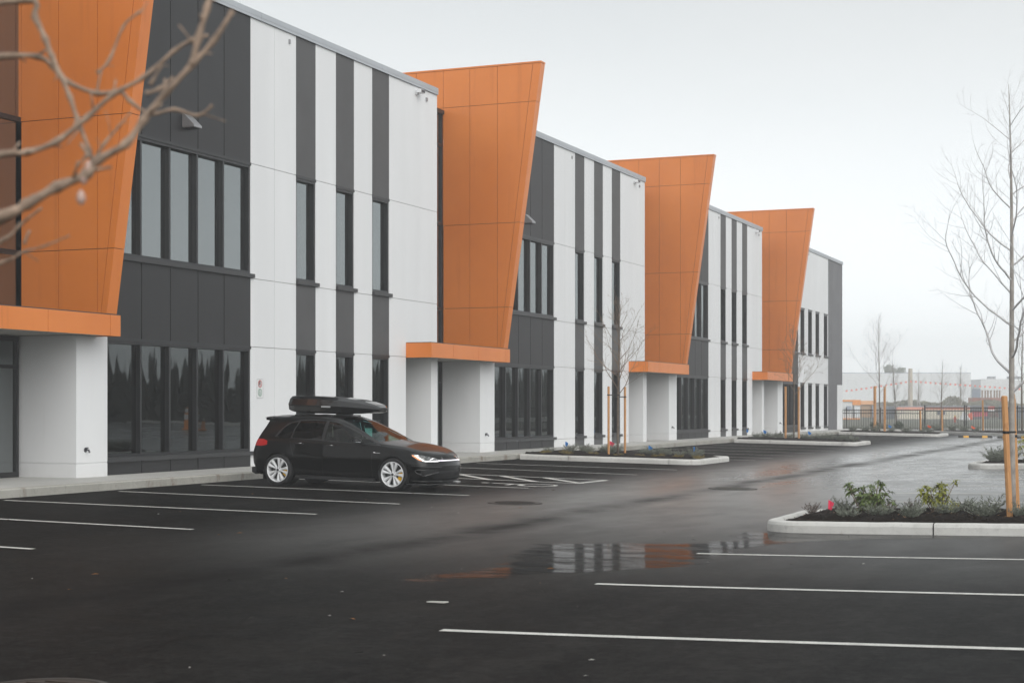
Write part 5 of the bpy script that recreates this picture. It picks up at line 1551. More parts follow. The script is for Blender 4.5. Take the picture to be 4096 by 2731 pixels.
# ================================================================ FENCE AND EVERYTHING BEYOND
F_ = 3720.; S_, C_ = math.sin(R(22.5)), math.cos(R(22.5))
def along(px, Z):                     # a point on the ground plan at depth Z on the sight line through column px of the photograph
    xr = (px - 1176.) / F_ * Z
    return xr * C_ - Z * S_, xr * S_ + Z * C_
def hgt(py, Z): return 1.33 + (936. - py) * Z / F_
mfence = mat('black_fence_steel', (.012, .012, .013), .5, var=.1)
def fence_run(pts, h, label, z=-.22, step=.125, post=.07):
    r_ = thing('steel_fence', label, 'fence', (pts[0][0], pts[0][1], z))
    for (x0, y0), (x1, y1) in zip(pts[:-1], pts[1:]):
        d = Vector((x1 - x0, y1 - y0)); L = d.length; d.normalize(); b = MB(); n = int(L / step)
        for i in range(1, n):
            x, y = x0 + d.x * L * i / n, y0 + d.y * L * i / n; w = .0125
            b.box(x - w, x + w, y - w, y + w, z + .06, z + h - .02)
        for zz in (.12, h - .32, h - .12):
            nn = Vector((-d.y, d.x)) * .02
            b.prism([(x0 - nn.x, y0 - nn.y, z + zz), (x0 + nn.x, y0 + nn.y, z + zz), (x0 + nn.x, y0 + nn.y, z + zz + .045), (x0 - nn.x, y0 - nn.y, z + zz + .045)],
                    [(x1 - nn.x, y1 - nn.y, z + zz), (x1 + nn.x, y1 + nn.y, z + zz), (x1 + nn.x, y1 + nn.y, z + zz + .045), (x1 - nn.x, y1 - nn.y, z + zz + .045)])
        b.build('fence_panel', mfence, r_)
    for x, y in pts:
        b = MB(); w = post / 2; b.box(x - w, x + w, y - w, y + w, z - .1, z + h + .05); b.prism([(x - w - .01, y - w - .01, z + h + .05), (x + w + .01, y - w - .01, z + h + .05), (x + w + .01, y + w + .01, z + h + .05), (x - w - .01, y + w + .01, z + h + .05)], [(x, y, z + h + .09)] * 4)
        b.build('fence_post', mfence, r_)
    return r_
P1 = along(1944, 107.8); P0 = (P1[0] - 2.6, P1[1] + .6); P2 = along(2023, 106.2); P3 = along(2124, 104.0); P4 = along(2216, 101.0); P5 = along(2337, 98.0); P6 = along(2450, 95.5)
fence_run([P0, P1, P2, (P3[0] - .12, P3[1] + .02)], 1.42, 'lower left length of the black steel picket fence', z=-.16, post=.06)
fence_run([P3, P4], 1.66, 'middle taller panel of the black steel picket fence between two thick posts', z=-.24, post=.085)
fence_run([(P4[0] + .12, P4[1] - .04), P5, P6, (3.0, 92.4 + 4), (12, 97)], 1.70, 'tall right-hand length of the black picket fence running behind the stakes', z=-.30, post=.07)

# wheel stops, yellow and black
for i, (px, lb) in enumerate([(2240, 'left yellow and black rubber kerb stop at the far lot edge'), (2330, 'yellow and black rubber kerb stop right of the stakes at the far lot edge')]):
    x, y = along(px, 88); r_ = thing('kerb_stop', lb, 'wheel stop', (x, y, zg(x) + .003), R(18), 'kerb stops')
    b = MB(); b.ext_x([(-.08, 0), (.08, 0), (.05, .11), (-.05, .11)], -.9, .9); b.build('rubber_body', M['strap'], r_, local=True)
    b = MB()
    for k in (-.5, .5): b.ext_x([(-.084, .003), (.084, .003), (.054, .114), (-.054, .114)], k - .14, k + .14)
    b.build('yellow_stripe', mat('yellow_marking', (.75, .38, .02), .5, var=.1) if i == 0 else bpy.data.materials['yellow_marking'], r_, local=True)

# ground beyond the fence: a pale gravel track and a low bank
b = MB(); 
def quad(px0, px1, Z0, Z1, z, b):
    pts = [along(px0, Z0), along(px1, Z0), along(px1, Z1), along(px0, Z1)]
    b.poly([(x, y, z) for x, y in pts])
quad(1700, 3200, 133, 146, -.54, b)
tag(b.build('gravel_track', mat('pale_gravel', (.30, .29, .27), .9, var=.25, vs=.8)), kind='structure', label='pale gravel track crossing the field beyond the fence')

def facing_box(b, px0, px1, Z, depth, z0, z1):
    """a box whose front runs between two sight lines, with real depth"""
    a, c_ = along(px0, Z), along(px1, Z); d = (Vector(c_) - Vector(a)).normalized(); n_ = Vector((-d.y, d.x))
    if n_.y < 0: n_ = -n_
    f_, g_ = (a[0] + n_.x * depth, a[1] + n_.y * depth), (c_[0] + n_.x * depth, c_[1] + n_.y * depth)
    b.ext_z([a, c_, g_, f_], z0, z1)
pale = mat('pale_metal_wall', (.80, .82, .84), .6, var=.04, vs=.05); palew = mat('pale_white_wall', (.74, .75, .76), .6, var=.03, vs=.05)
blue_trim = mat('grey_blue_trim', (.30, .34, .42), .6, var=.05)
# big warehouse
Z = 330
wh = thing('warehouse', 'huge pale grey metal warehouse filling the background beyond the fence', 'warehouse', (*along(2060, Z), -.5))
b = MB(); x = 1880
while x < 2230:
    facing_box(b, x + .3, min(x + 43, 2230), Z, 40, -.5, hgt(857, Z) - .0); x += 43
b.build('wall', pale, wh)
b = MB(); facing_box(b, 1880, 2230, Z + .2, 39, hgt(856.8, Z), hgt(855.6, Z)); b.build('roof', blue_trim, wh)
b = MB(); facing_box(b, 2233, 2252, Z - .3, .2, -.5, hgt(893, Z)); b.build('door', mat('blue_grey_door', (.16, .20, .27), .5, var=.05), wh)
# the warehouse wing running away to the right
w2 = thing('white_building', 'bright white industrial building behind the rust container at the right', 'building', (*along(2300, 340), -.5))
b = MB(); facing_box(b, 2253, 2262, 336, 30, -.5, hgt(872, 336)); facing_box(b, 2262.5, 2330, 340, 40, -.5, hgt(870, 340)); facing_box(b, 2330.5, 2420, 342, 40, -.5, hgt(873, 342)); b.build('wall', palew, w2)
mru = mat('roof_unit_grey', (.35, .36, .38), .6, var=.1)
for px, w_ in ((2276, 5), (2283, 4), (2322, 6), (2332, 4), (2341, 5)):
    b = MB(); facing_box(b, px, px + w_, 344, 3, hgt(870, 344), hgt(864, 344)); b.build('roof_unit', mru, w2)
# rust-coloured container stack with upright posts behind
Z = 285
ct = thing('rust_container', 'rust coloured long container behind the hedge at the right', 'container', (*along(2270, Z), -.5))
b = MB(); x = 2235
while x < 2300: facing_box(b, x, x + 1.5, Z, 3, -.5, hgt(913, Z)); facing_box(b, x + 1.5, x + 3., Z + .12, 3, -.5, hgt(913, Z)); x += 3
b.build('wall', mat('rust_steel', (.36, .13, .085), .8, var=.2, vs=.4), ct)
for k, px in enumerate((2256, 2263, 2269, 2276, 2284, 2290, 2296)):
    x, y = along(px, 290); b = MB(); b.tube([(0, 0, -.4), (0, 0, hgt(897, 290))], .14, 6); b.tube([(0, 0, hgt(897, 290)), (0, 0, hgt(896, 290))], .2, 6)
    o = b.build('upright_post', mat('brown_post', (.25, .14, .09), .8, var=.1) if k == 0 else bpy.data.materials['brown_post']); o.location = (x, y, 0); tag(o, 'brown upright post standing behind the rust container', 'post', 'brown posts behind the rust container')
# cream trailers with an orange band
Z = 262
cream = mat('cream_panel', (.76, .70, .58), .6, var=.05, vs=.3); oband = mat('orange_red_band', (.80, .30, .18), .6, var=.05); dwin = mat('dark_pane', (.06, .07, .10), .3, var=0)
for px0, px1, lb, wins in ((2062, 2123, 'cream site cabin with an orange band, left of the tall fence post', ()), (2127, 2228, 'longer cream site cabin with an orange band and two small dark windows', ((2153, 2159), (2166, 2171)))):
    t = thing('site_cabin', lb, 'cabin', (*along((px0 + px1) / 2, Z), -.5), 0, 'cream site cabins')
    b = MB(); x = px0
    while x < px1 - 1: facing_box(b, x + .08, min(x + 8, px1), Z, 2.6, -.5, hgt(941, Z)); x += 8
    b.build('wall', cream, t)
    b = MB(); facing_box(b, px0 - .5, px1 + .5, Z - .1, 2.8, hgt(941, Z) + .01, hgt(934.5, Z)); b.build('fascia', oband, t)
    b = MB(); facing_box(b, px0 - .8, px1 + .8, Z - .15, 2.9, hgt(934.4, Z), hgt(932.2, Z)); b.build('roof', blue_trim, t)
    for a, c_ in wins:
        b = MB(); facing_box(b, a, c_, Z - .12, .1, hgt(952, Z), hgt(943, Z)); f = b.build('window', dwin, t)
        b = MB(); facing_box(b, c_ + .3, c_ + 1.1, Z - .14, .08, hgt(952.3, Z), hgt(942.7, Z)); b.build('shutter', palew, f)
# blue-grey containers between
for px0, px1, z_, lb, mm in ((2034, 2061, 934, 'blue grey shipping container left of the cream cabins', mat('blue_grey_steel', (.15, .19, .25), .7, var=.15, vs=.5)),
                        (2229, 2272, 932, 'dark grey shipping container right of the cream cabins', mat('dark_grey_steel', (.13, .14, .16), .7, var=.15, vs=.5)),
                        (2304, 2420, 932, 'dark blue container at the right picture edge behind the fence', None)):
    t = thing('shipping_container', lb, 'container', (*along((px0 + px1) / 2, Z), -.5))
    b = MB(); x = px0
    while x < px1: facing_box(b, x, x + 1., Z + 2, 2.4, -.5, hgt(z_, Z)); facing_box(b, x + 1., x + 1.9, Z + 2.1, 2.3, -.5, hgt(z_, Z)); x += 2
    b.build('wall', mm or bpy.data.materials['blue_grey_steel'], t)
    b = MB(); facing_box(b, px0 - .3, px1 + .3, Z + 1.95, 2.5, hgt(z_, Z) + .005, hgt(z_ - 1, Z)); b.build('roof', blue_trim, t)
# orange and white cabins by the building corner
t = thing('orange_white_cabin', 'white cabin with an orange roof band and a window at the building corner', 'cabin', (*along(1960, 240), -.5))
b = MB(); facing_box(b, 1932, 1958, 240, 3, hgt(960, 240), hgt(922, 240)); facing_box(b, 1961, 1976, 240.2, 3, hgt(960, 240), hgt(930, 240)); b.build('wall', palew, t)
b = MB(); facing_box(b, 1932, 1960, 239.8, 3.3, hgt(921.8, 240), hgt(918, 240)); facing_box(b, 1958.2, 1977, 239.9, 3.3, hgt(929.8, 240), hgt(918, 240)); facing_box(b, 1932, 1976, 239.7, 3.3, hgt(963, 240), hgt(960.1, 240)); b.build('trim', mat('orange_band', (.85, .30, .04), .6, var=.05), t)
b = MB(); facing_box(b, 1944, 1950, 239.6, .1, hgt(942, 240), hgt(932, 240)); w_ = b.build('window', blue_trim, t)
b = MB(); facing_box(b, 1950.4, 1956, 239.6, .1, hgt(942, 240), hgt(932, 240)); b.build('window', blue_trim, t)
b = MB(); facing_box(b, 1963, 1974, 239.7, .1, hgt(958, 240), hgt(934, 240)); b.build('door', pale, t)
t = thing('tan_cabin', 'tan open cabin with an orange fascia right of the white cabin', 'cabin', (*along(1995, 243), -.5))
b = MB(); facing_box(b, 1979, 2010, 243, 3, hgt(958, 243), hgt(929, 243)); b.build('wall', mat('tan_boards', (.45, .29, .17), .7, var=.15, vs=.5), t)
b = MB(); facing_box(b, 1978, 2011, 242.5, 3.6, hgt(928.8, 243), hgt(920, 243)); b.build('fascia', mat('pale_orange_fascia', (.80, .42, .20), .6, var=.05), t)
b = MB(); facing_box(b, 2003, 2009, 242.7, .2, hgt(957, 243), hgt(930, 243)); b.build('door', blue_trim, t)
t = thing('grey_shed', 'dull grey shed behind the far end tree', 'shed', (*along(2022, 246), -.5))
b = MB(); facing_box(b, 2012, 2033, 246, 3, -.5, hgt(928, 246)); b.build('wall', mat('dull_grey_boards', (.30, .29, .29), .7, var=.15, vs=.5), t); b = MB(); facing_box(b, 2011.5, 2033.5, 245.8, 3.4, hgt(927.9, 246), hgt(926.5, 246)); b.build('roof', blue_trim, t)
# crimson skip, small sign, hydrant, white tarp
t = thing('crimson_skip', 'crimson skip standing in front of the dark grey container', 'skip', (*along(2250, 245), -.4))
b = MB(); a, c_ = along(2238, 245), along(2269, 245)
b.prism([(a[0], a[1], hgt(957, 245)), (a[0] - .5, a[1] + 2, hgt(957, 245)), (a[0] - .5, a[1] + 2, hgt(944, 245)), (a[0], a[1], hgt(944, 245))], [(c_[0], c_[1], hgt(955, 245)), (c_[0] - .5, c_[1] + 2, hgt(955, 245)), (c_[0] - .5, c_[1] + 2, hgt(946, 245)), (c_[0], c_[1], hgt(946, 245))])
b.build('bin_body', mat('crimson_steel', (.55, .02, .08), .6, var=.1, vs=.5), t)
b = MB(); facing_box(b, 2237, 2270, 244.8, .15, hgt(946.3, 245), hgt(945.4, 245)); b.build('rim', mat('crimson_dark', (.40, .015, .06), .6, var=.1), t)
t = thing('site_notice', 'small red and white notice board beside the crimson skip', 'sign', (*along(2278, 240), -.4))
b = MB(); facing_box(b, 2270, 2285, 240, .1, hgt(945, 240), hgt(940.3, 240)); b.build('white_panel', palew, t)
b = MB(); facing_box(b, 2270, 2285, 240, .1, hgt(940.2, 240), hgt(933, 240)); b.build('red_panel', mat('red_board', (.60, .06, .04), .6, var=.2, vs=.6), t)
b = MB(); facing_box(b, 2271, 2271.8, 240.15, .08, -.5, hgt(934, 240)); facing_box(b, 2283.5, 2284.3, 240.15, .08, -.5, hgt(934, 240)); b.build('leg', M['strap'], t)
x, y = along(2193.5, 205); t = thing('fire_hydrant', 'red fire hydrant with a yellow cap in front of the cream cabin', 'hydrant', (x, y, -.5))
b = MB(); b.lathe([(.16, 0), (.16, .05), (.10, .06), (.10, .62), (.13, .63), (.13, .68)], 14, 'z', (0, 0, 0)); b.tube([(-.2, 0, .45), (.2, 0, .45)], .07, 8); b.build('barrel', mat('hydrant_red', (.6, .05, .03), .5, var=.1), t, local=True)
b = MB(); b.lathe([(.13, .68), (.13, .74), (.09, .82), (.03, .86), (.0, .87)], 14, 'z', (0, 0, 0)); b.build('cap', mat('hydrant_yellow', (.8, .5, .03), .5, var=.1), t, local=True)
x, y = along(2214, 235); b = MB(); b.prism([(-.7, -.3, 0), (.9, -.3, 0), (.9, .6, 0), (-.7, .6, 0)], [(-.15, 0, 1.25), (.15, 0, 1.25), (.15, .2, 1.25), (-.15, .2, 1.25)]); o = b.build('white_tarpaulin', palew, bevel=.08); o.location = (x, y, -.45); tag(o, 'white tarpaulin covered heap between hydrant and crimson skip', 'tarpaulin')
x, y = along(2227, 238); b = MB(); b.prism([(-.9, -.1, 0), (.4, -.1, 0), (.4, .5, 0), (-.9, .5, 0)], [(.0, 0, 1.), (.35, 0, 1.1), (.35, .3, 1.1), (.0, .3, 1.)]); o = b.build('orange_barrier', mo_, bevel=.03); o.location = (x, y, -.45); tag(o, 'orange barrier leaning beside the white tarpaulin', 'barrier')
# bramble hedge: one tangled mass
b = MB(); q = random.Random(21)
prof = [(1990, 928), (2050, 926), (2090, 921), (2120, 924), (2160, 928), (2178, 914), (2190, 912), (2205, 918), (2225, 927), (2260, 921), (2300, 923), (2345, 930), (2400, 928)]
for _ in range(9000):
    px = q.uniform(1990, 2400); top_ = hermite(prof, px) + 1.2 * noise.noise(Vector((px * .3, 0, 0))); Z = q.uniform(272, 282); zt = hgt(top_, 277)
    z = -.5 + (zt + .5) * (1 - abs(q.gauss(0, .33)) % 1)
    x, y = along(px, Z); a = Vector((q.uniform(-1, 1), q.uniform(-1, 1), q.uniform(-.3, 1))).normalized() * q.uniform(.25, .55); s_ = a.orthogonal().normalized() * q.uniform(.08, .2)
    p = Vector((x, y, z)); b.poly([p, p + a * .5 + s_, p + a, p + a * .5 - s_])
b.poly([(*along(1990, 280), -.5), (*along(2400, 280), -.5), (*along(2400, 281), -.3), (*along(1990, 281), -.3)])
mh = mat('bramble_leaf', (.15, .14, .09), .85, var=.45, vs=.6)
tag(b.build('bramble_hedge', mh, recalc=False), 'tangled olive bramble thicket behind the cabins', 'thicket', kind='stuff')
# evergreen crown showing above the warehouse
def crown_tree(px, Z, py, wpx, label, seed, mm, n=2600):
    x, y = along(px, Z); H = hgt(py, Z) + .5; t = thing('evergreen_tree', label, 'tree', (x, y, -.5)); q = random.Random(seed); W = wpx * Z / F_ / 2
    b = MB(); b.tube([(0, 0, 0), (.1, 0, H * .5), (0, 0, H * .9)], [.4, .28, .08], 7); b.build('trunk', M['bark'], t, local=True)
    b = MB(); cl = [(q.uniform(-.75, .75) * W, q.uniform(-.6, .6) * W, H * q.uniform(.45, .92), W * q.uniform(.22, .4)) for _ in range(34)] + [(-.15 * W, 0, H * .9, W * .3), (.45 * W, 0, H * .86, W * .25)]
    for _ in range(n):
        c_ = q.choice(cl); v = Vector((q.gauss(0, 1), q.gauss(0, 1), q.gauss(0, .6))).normalized() * c_[3] * q.random() ** .4; p = Vector(c_[:3]) + v
        a = Vector((q.uniform(-1, 1), q.uniform(-1, 1), q.uniform(-.3, .8))).normalized() * q.uniform(.4, .9); s_ = a.orthogonal().normalized() * .22; b.poly([p, p + a * .5 + s_, p + a, p + a * .5 - s_])
    b.build('crown', mm, t, local=True, recalc=False)
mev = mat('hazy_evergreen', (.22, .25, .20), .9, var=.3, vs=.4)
crown_tree(2053, 395, 836, 54, 'evergreen crown rising above the warehouse roof', 3, mev)
crown_tree(2088, 400, 851, 22, 'small evergreen top right of the larger one above the warehouse roof', 4, mev, 900)
# utility pole
x, y = along(2091, 268); t = thing('utility_pole', 'brown timber utility pole in front of the warehouse', 'utility pole', (x, y, -.5))
b = MB(); b.tube([(0, 0, 0), (0, 0, hgt(846, 268) + .5)], [.42, .33], 10); b.build('pole_shaft', mat('haze_paled_pole', (.52, .46, .38), .8, var=.15, vs=2), t, local=True)  # timber colour paled to imitate haze in front of it
b = MB(); b.tube([(0, -.35, hgt(874, 268) + .5), (.5, -.35, hgt(874, 268) + .5)], .08, 6); b.build('bracket', M['lampm'], t, local=True)
x, y = along(2206, 268)
bare_tree('tall thin bare tree right of the hydrant, in front of the warehouse', x, y, -.5, 9.5, .16, .2, 44, nb=14, spread=.2, mult=5, depth=1, twig=bpy.data.materials['haze_paled_twig'])
x, y = along(2110, 268)
bare_tree('bare tree beside the utility pole, in front of the warehouse', x, y, -.5, 8.8, .14, .1, 45, nb=12, spread=.2, mult=4.5, depth=1, twig=bpy.data.materials['haze_paled_twig'])
# string of orange markers
t = thing('marker_line', 'line of small orange markers strung past the utility pole', 'marker line', (*along(2091, 266), 0))
mk_ = mat('orange_marker', (.95, .25, .18), .5, var=.05); cable = []
npt = 37
for k in range(npt):
    px = 1933 + k * 11.35; py = 900.5 - 23 * sst(1933, 2091, px) ** .8 * 1.0 if px < 2091 else 877.5 + (px - 2091) / 240 * 17
    if px < 2091: py = 900.5 - 23 * ((px - 1933) / 158) ** 1.15
    x, y = along(px, 266); z = hgt(py, 266); cable.append((x, y, z + .25))
    b = MB(); b.prism([(x - .16, y, z), (x + .16, y, z), (x + .16, y + .2, z), (x - .16, y + .2, z)], [(x - .13, y + .05, z + .28), (x + .13, y + .05, z + .28), (x + .13, y + .15, z + .28), (x - .13, y + .15, z + .28)])
    b.build('marker', mk_, t)
b = MB(); b.tube(cable, .012, 4); b.build('cord', M['lampm'], t)

# ---------------------------------------------------------------- what the window panes mirror: wood on the far side of the lot
b = MB(); q = random.Random(55)
def conifer(b, x, y, H, w):
    b.tube([(x, y, -.5), (x, y, H * .4)], .12, 5)
    n = 9
    for k in range(n):
        z0 = H * (.05 + .85 * k / n); r_ = w * (1 - k / n) ** .8 * q.uniform(.75, 1.15); m_ = 7; h_ = H * .24
        for j in range(m_):
            a = 2 * PI * j / m_ + q.random(); rr2 = r_ * q.uniform(.6, 1.2)
            b.poly([(x, y, z0 + h_), (x + rr2 * math.cos(a - .45), y + rr2 * math.sin(a - .45), z0 + q.uniform(-.1, .1)), (x + rr2 * 1.15 * math.cos(a), y + rr2 * 1.15 * math.sin(a), z0 - .12), (x + rr2 * math.cos(a + .45), y + rr2 * math.sin(a + .45), z0 + q.uniform(-.1, .1))])
for k in range(430):
    y = 30 + 330 * (k / 430) + q.uniform(-.6, .6); x = 34 + q.uniform(-2, 5); base = 3.6 + .011 * y
    conifer(b, x, y, (base + 1.3 * noise.noise(Vector((y * .11, 0, 0))) + q.uniform(-.5, .7)) * 1.05, q.uniform(.9, 1.5))
tag(b.build('far_wood', mat('conifer_needles', (.016, .024, .014), .9, var=.4, vs=.8), recalc=False), 'dark conifer wood mirrored in the window panes', 'wood', kind='stuff')
# rocks / pale verge kerb along that side
b = MB()
for k in range(60):
    y = 20 + k * 4.2; b.box(29.9, 30.1, y, y + 4.15, -.3, .22)
tag(b.build('verge_kerb', M['kerbnew']), kind='structure', label='pale kerb on the far side of the lot')
# unseen orange stand-in drums added for the reflections in the window panes
for i, (x, y, lb) in enumerate([(14.0, 80.5, 'orange stand-in drum added to be mirrored in the first window group'), (20, 112, 'orange stand-in drum added to be mirrored in the second window group')]):
    t = thing('stand_in_drum', lb, 'drum', (x, y, zg(x) + .002), 0, 'stand-in drums for the reflections'); om = mat('stand_in_drum_orange', (.8, .26, .02), .5, var=.05) if i == 0 else bpy.data.materials['stand_in_drum_orange']
    k = MB(); k.lathe([(0, 0), (.62, 0), (.62, .08), (.5, .1), (.48, .55), (.44, .57), (.43, 1.0), (.38, 1.02), (.36, 1.35), (.3, 1.4), (0, 1.4)], 20, 'z'); k.build('stand_in_drum_body', om, t, local=True, smooth=False)
    k = MB(); k.lathe([(.475, .62), (.455, .92)], 20, 'z'); k.lathe([(.415, 1.06), (.395, 1.28)], 20, 'z'); k.build('stand_in_drum_band', palew, t, local=True)
# ================================================================ FOREGROUND: tree just outside the left edge, drains, litter
def cam_pt(px, py, Z):
    x, y = along(px, Z); return Vector((x, y, hgt(py, Z)))
ft = thing('near_tree', 'out of focus bare branches of a tree crossing the upper left corner', 'tree', (*along(-620, 3.2), zg(0)))
tb = mat('near_branch_bark', (.34, .245, .18), .7, var=.5, vs=30, bs=90, bstr=.4)
tx, ty = along(-620, 3.2)
b = MB(); b.tube([(tx, ty, zg(0) - .05), (tx + .02, ty, .5), (tx - .01, ty + .02, 1.2), (tx + .02, ty, 2.0), (tx, ty + .02, 2.9), (tx + .03, ty, 3.8)], [.06, .052, .046, .036, .024, .008], 10); b.build('trunk', tb, ft, smooth=True)
S = 1 / 2.665
br = [
 ([(-620, 760, 3.2), (-300, 620, 3.1), (0, 500), (60, 470), (130, 430), (200, 400), (225, 368), (290, 330), (330, 275), (380, 215), (440, 150), (490, 95), (535, 25)], 26, 11, 3.0),
 ([(440, 152), (455, 90), (475, 20), (487, -30)], 15, 12, 3.0),
 ([(-620, 560, 3.2), (-200, 390, 3.2), (0, 355), (60, 350), (130, 325), (200, 270), (260, 217), (330, 178), (400, 118), (440, 92), (478, 82)], 16, 7, 3.15),
 ([(-620, 250, 3.2), (-200, 60, 3.3), (60, 0), (80, 40), (104, 90), (118, 128), (140, 175), (160, 222), (178, 275), (205, 345), (214, 378)], 15, 8, 3.25),
 ([(-620, 300, 3.2), (-250, 150, 3.4), (0, 130), (85, 130), (120, 152), (150, 185), (222, 215), (275, 210), (298, 232), (345, 262), (400, 252), (455, 266), (488, 242)], 13, 7, 3.3),
 ([(-620, 800, 3.2), (-200, 650, 3.2), (0, 604), (55, 578), (100, 566), (160, 541)], 9, 3, 3.3),
 ([(-200, 640, 3.2), (0, 555), (42, 520), (95, 478)], 10, 5, 3.2),
 ([(214, 372), (240, 330), (272, 292), (300, 258)], 8, 3, 3.15),
 ([(222, 168), (250, 140), (283, 62), (315, 32), (330, 20)], 7, 4, 3.4),
 ([(222, 214), (232, 165)], 5, 4, 3.35),
 ([(335, 215), (365, 205), (398, 178)], 9, 6, 3.1), ([(345, 195), (372, 150)], 8, 5, 3.1),
 ([(55, 560), (68, 530)], 7, 5, 3.3), ([(186, 330), (205, 362)], 7, 8, 3.1)]
for pts, w0, w1, Z in br:
    P = [cam_pt(p[0], p[1], p[2] if len(p) > 2 else Z) for p in pts]
    # smooth
    out, rad = [], []; n = len(P)
    for i in range(n - 1):
        p0, p1, p2, p3 = P[max(i - 1, 0)], P[i], P[i + 1], P[min(i + 2, n - 1)]
        for j in range(4):
            t = j / 4; out.append(.5 * ((2 * p1) + (-p0 + p2) * t + (2 * p0 - 5 * p1 + 4 * p2 - p3) * t * t + (-p0 + 3 * p1 - 3 * p2 + p3) * t ** 3))
    out.append(P[-1]); m_ = len(out)
    for i in range(m_):
        t = i / (m_ - 1); node = (1.42 if i % 4 == 0 else (1.12 if i % 4 == 1 else .96)); rad.append((w0 + (w1 - w0) * t) * Z / F_ / 2 * node)
    b = MB(); b.tube(out, rad, 8); qs = random.Random(int(pts[1][0] * 7 + pts[1][1]))
    for i in range(3, m_ - 1, 3):
        if qs.random() < .55:
            d_ = (out[i + 1] - out[i]).normalized(); s_ = Matrix.Rotation(qs.random() * 6.28, 3, d_) @ d_.orthogonal().normalized(); L_ = qs.uniform(.012, .05)
            e_ = out[i] + (d_ * .7 + s_).normalized() * L_; b.tube([out[i], out[i].lerp(e_, .6), e_], [rad[i] * .5, rad[i] * .28, rad[i] * .32], 6)
    b.build('branch', tb, ft, smooth=True)
for px, py, Z in ((192, 408, 3.0), (205, 388, 3.0), (186, 455, 3.0)):
    c_ = cam_pt(px, py, Z); b = MB(); b.lathe([(0, -.014), (.007, -.008), (.009, .0), (.006, .01), (0, .017)], 8, 'z', tuple(c_)); b.build('bud', mat('pink_bud', (.55, .38, .32), .7, var=.1), ft, smooth=True)

# manholes and drains
def cover(x, y, r, label, mm, slots=True):
    z = zg(x) + .004; t = thing('manhole_cover', label, 'manhole cover', (x, y, z), 0, None); t.rotation_euler = (0, -math.atan((zg(x + .1) - zg(x - .1)) / .2), 0)
    b = MB(); b.lathe([(r * 1.12, .0), (r * 1.12, .006), (r, .006)], 36, 'z'); b.build('rim', mat(label.split()[0] + '_rim', (.05, .045, .04), .6, .4), t, local=True)
    b = MB(); b.lathe([(r * .985, .004), (0, .005)], 36, 'z')
    for i in range(-3, 4):
        w = math.sqrt(max(0, (r * .8) ** 2 - (i * r * .22) ** 2)); b.box(-w, w, i * r * .22 - r * .05, i * r * .22 + r * .05, .004, .011)
    b.build('plate', mm, t, local=True)
iron = mat('cast_iron', (.022, .018, .015), .5, .5, var=.3, vs=12)
cover(-10.55, 25.6, .42, 'dark round iron manhole cover in the aisle in front of the car', iron)
cover(-8.55, 32.5, .45, 'pale ringed manhole cover further along the aisle seam', mat('concrete_lid', (.07, .065, .055), .6, var=.2, vs=10))
cover(-6.30, 7.88, .36, 'rusty grate cut by the bottom left picture edge', mat('rusty_iron', (.03, .018, .009), .6, .3, var=.4, vs=10))

# fallen leaves and litter
ml = [mat('dead_leaf', (.30, .13, .04), .8, var=.3, vs=40), mat('pale_scrap', (.55, .54, .50), .8, var=.1), mat('dark_twig', (.02, .017, .013), .8, var=.2)]
q = random.Random(77)
def debris(n, mi, name, cat, labels, x0, x1, y0, y1, s0, s1):
    for k in range(n):
        x, y = q.uniform(x0, x1), q.uniform(y0, y1); s_ = q.uniform(s0, s1); a = q.random() * 2 * PI; b = MB()
        L = Vector((math.cos(a), math.sin(a), 0)) * s_; W = Vector((-math.sin(a), math.cos(a), 0)) * s_ * (.35 if mi != 2 else .08); z = Vector((0, 0, s_ * .18))
        b.poly([-L, -W + z, L + z * .4, W + z * 1.3]); b.poly([-L, -W * .2, L * .8 - W])
        o = b.build(name, ml[mi], recalc=False); o.location = (x, y, zg(x) + .006); tag(o, labels, cat, name.replace('_', ' ') + ' scattered on the asphalt')
debris(34, 0, 'dead_leaf', 'leaf', 'small brown dead leaf lying on the asphalt', -16.5, -3, 7, 30, .018, .045)
debris(24, 1, 'paper_scrap', 'litter', 'tiny pale scrap lying on the asphalt', -16.5, -3, 8, 32, .012, .03)
debris(26, 2, 'short_twig', 'twig', 'short dark twig lying on the asphalt', -9, -3, 9, 32, .03, .09)
x, y = -6.95, 10.95
b = MB(); b.prism([(-.09, -.03, 0), (.07, -.035, 0), (.09, .03, .0), (-.07, .035, 0)], [(-.09, -.03, .008), (.07, -.035, .014), (.09, .03, .01), (-.07, .035, .006)]); o = b.build('paper_strip', ml[1]); o.location = (*along(1005, 14.0)[:1], along(1005, 14.0)[1], zg(-7) + .006); tag(o, 'pale paper strip on the asphalt left of the nearest painted line', 'litter')
# ================================================================ AIR, LIGHT, CAMERA
hz = MB(); hz.box(-480, 480, -140, 640, -1.6, 26)
hm = bpy.data.materials.new('haze_air'); hm.use_nodes = True; nt = hm.node_tree; nt.nodes.clear()
ho = nd(nt, 'ShaderNodeOutputMaterial'); hv = nd(nt, 'ShaderNodeVolumePrincipled')
hv.inputs['Color'].default_value = (.985, .99, 1, 1); hv.inputs['Density'].default_value = HAZE; hv.inputs['Anisotropy'].default_value = .1
nt.links.new(hv.outputs[0], ho.inputs['Volume'])
hbox = hz.build('haze', hm); tag(hbox, kind='stuff', label='thin pale haze over the whole site')

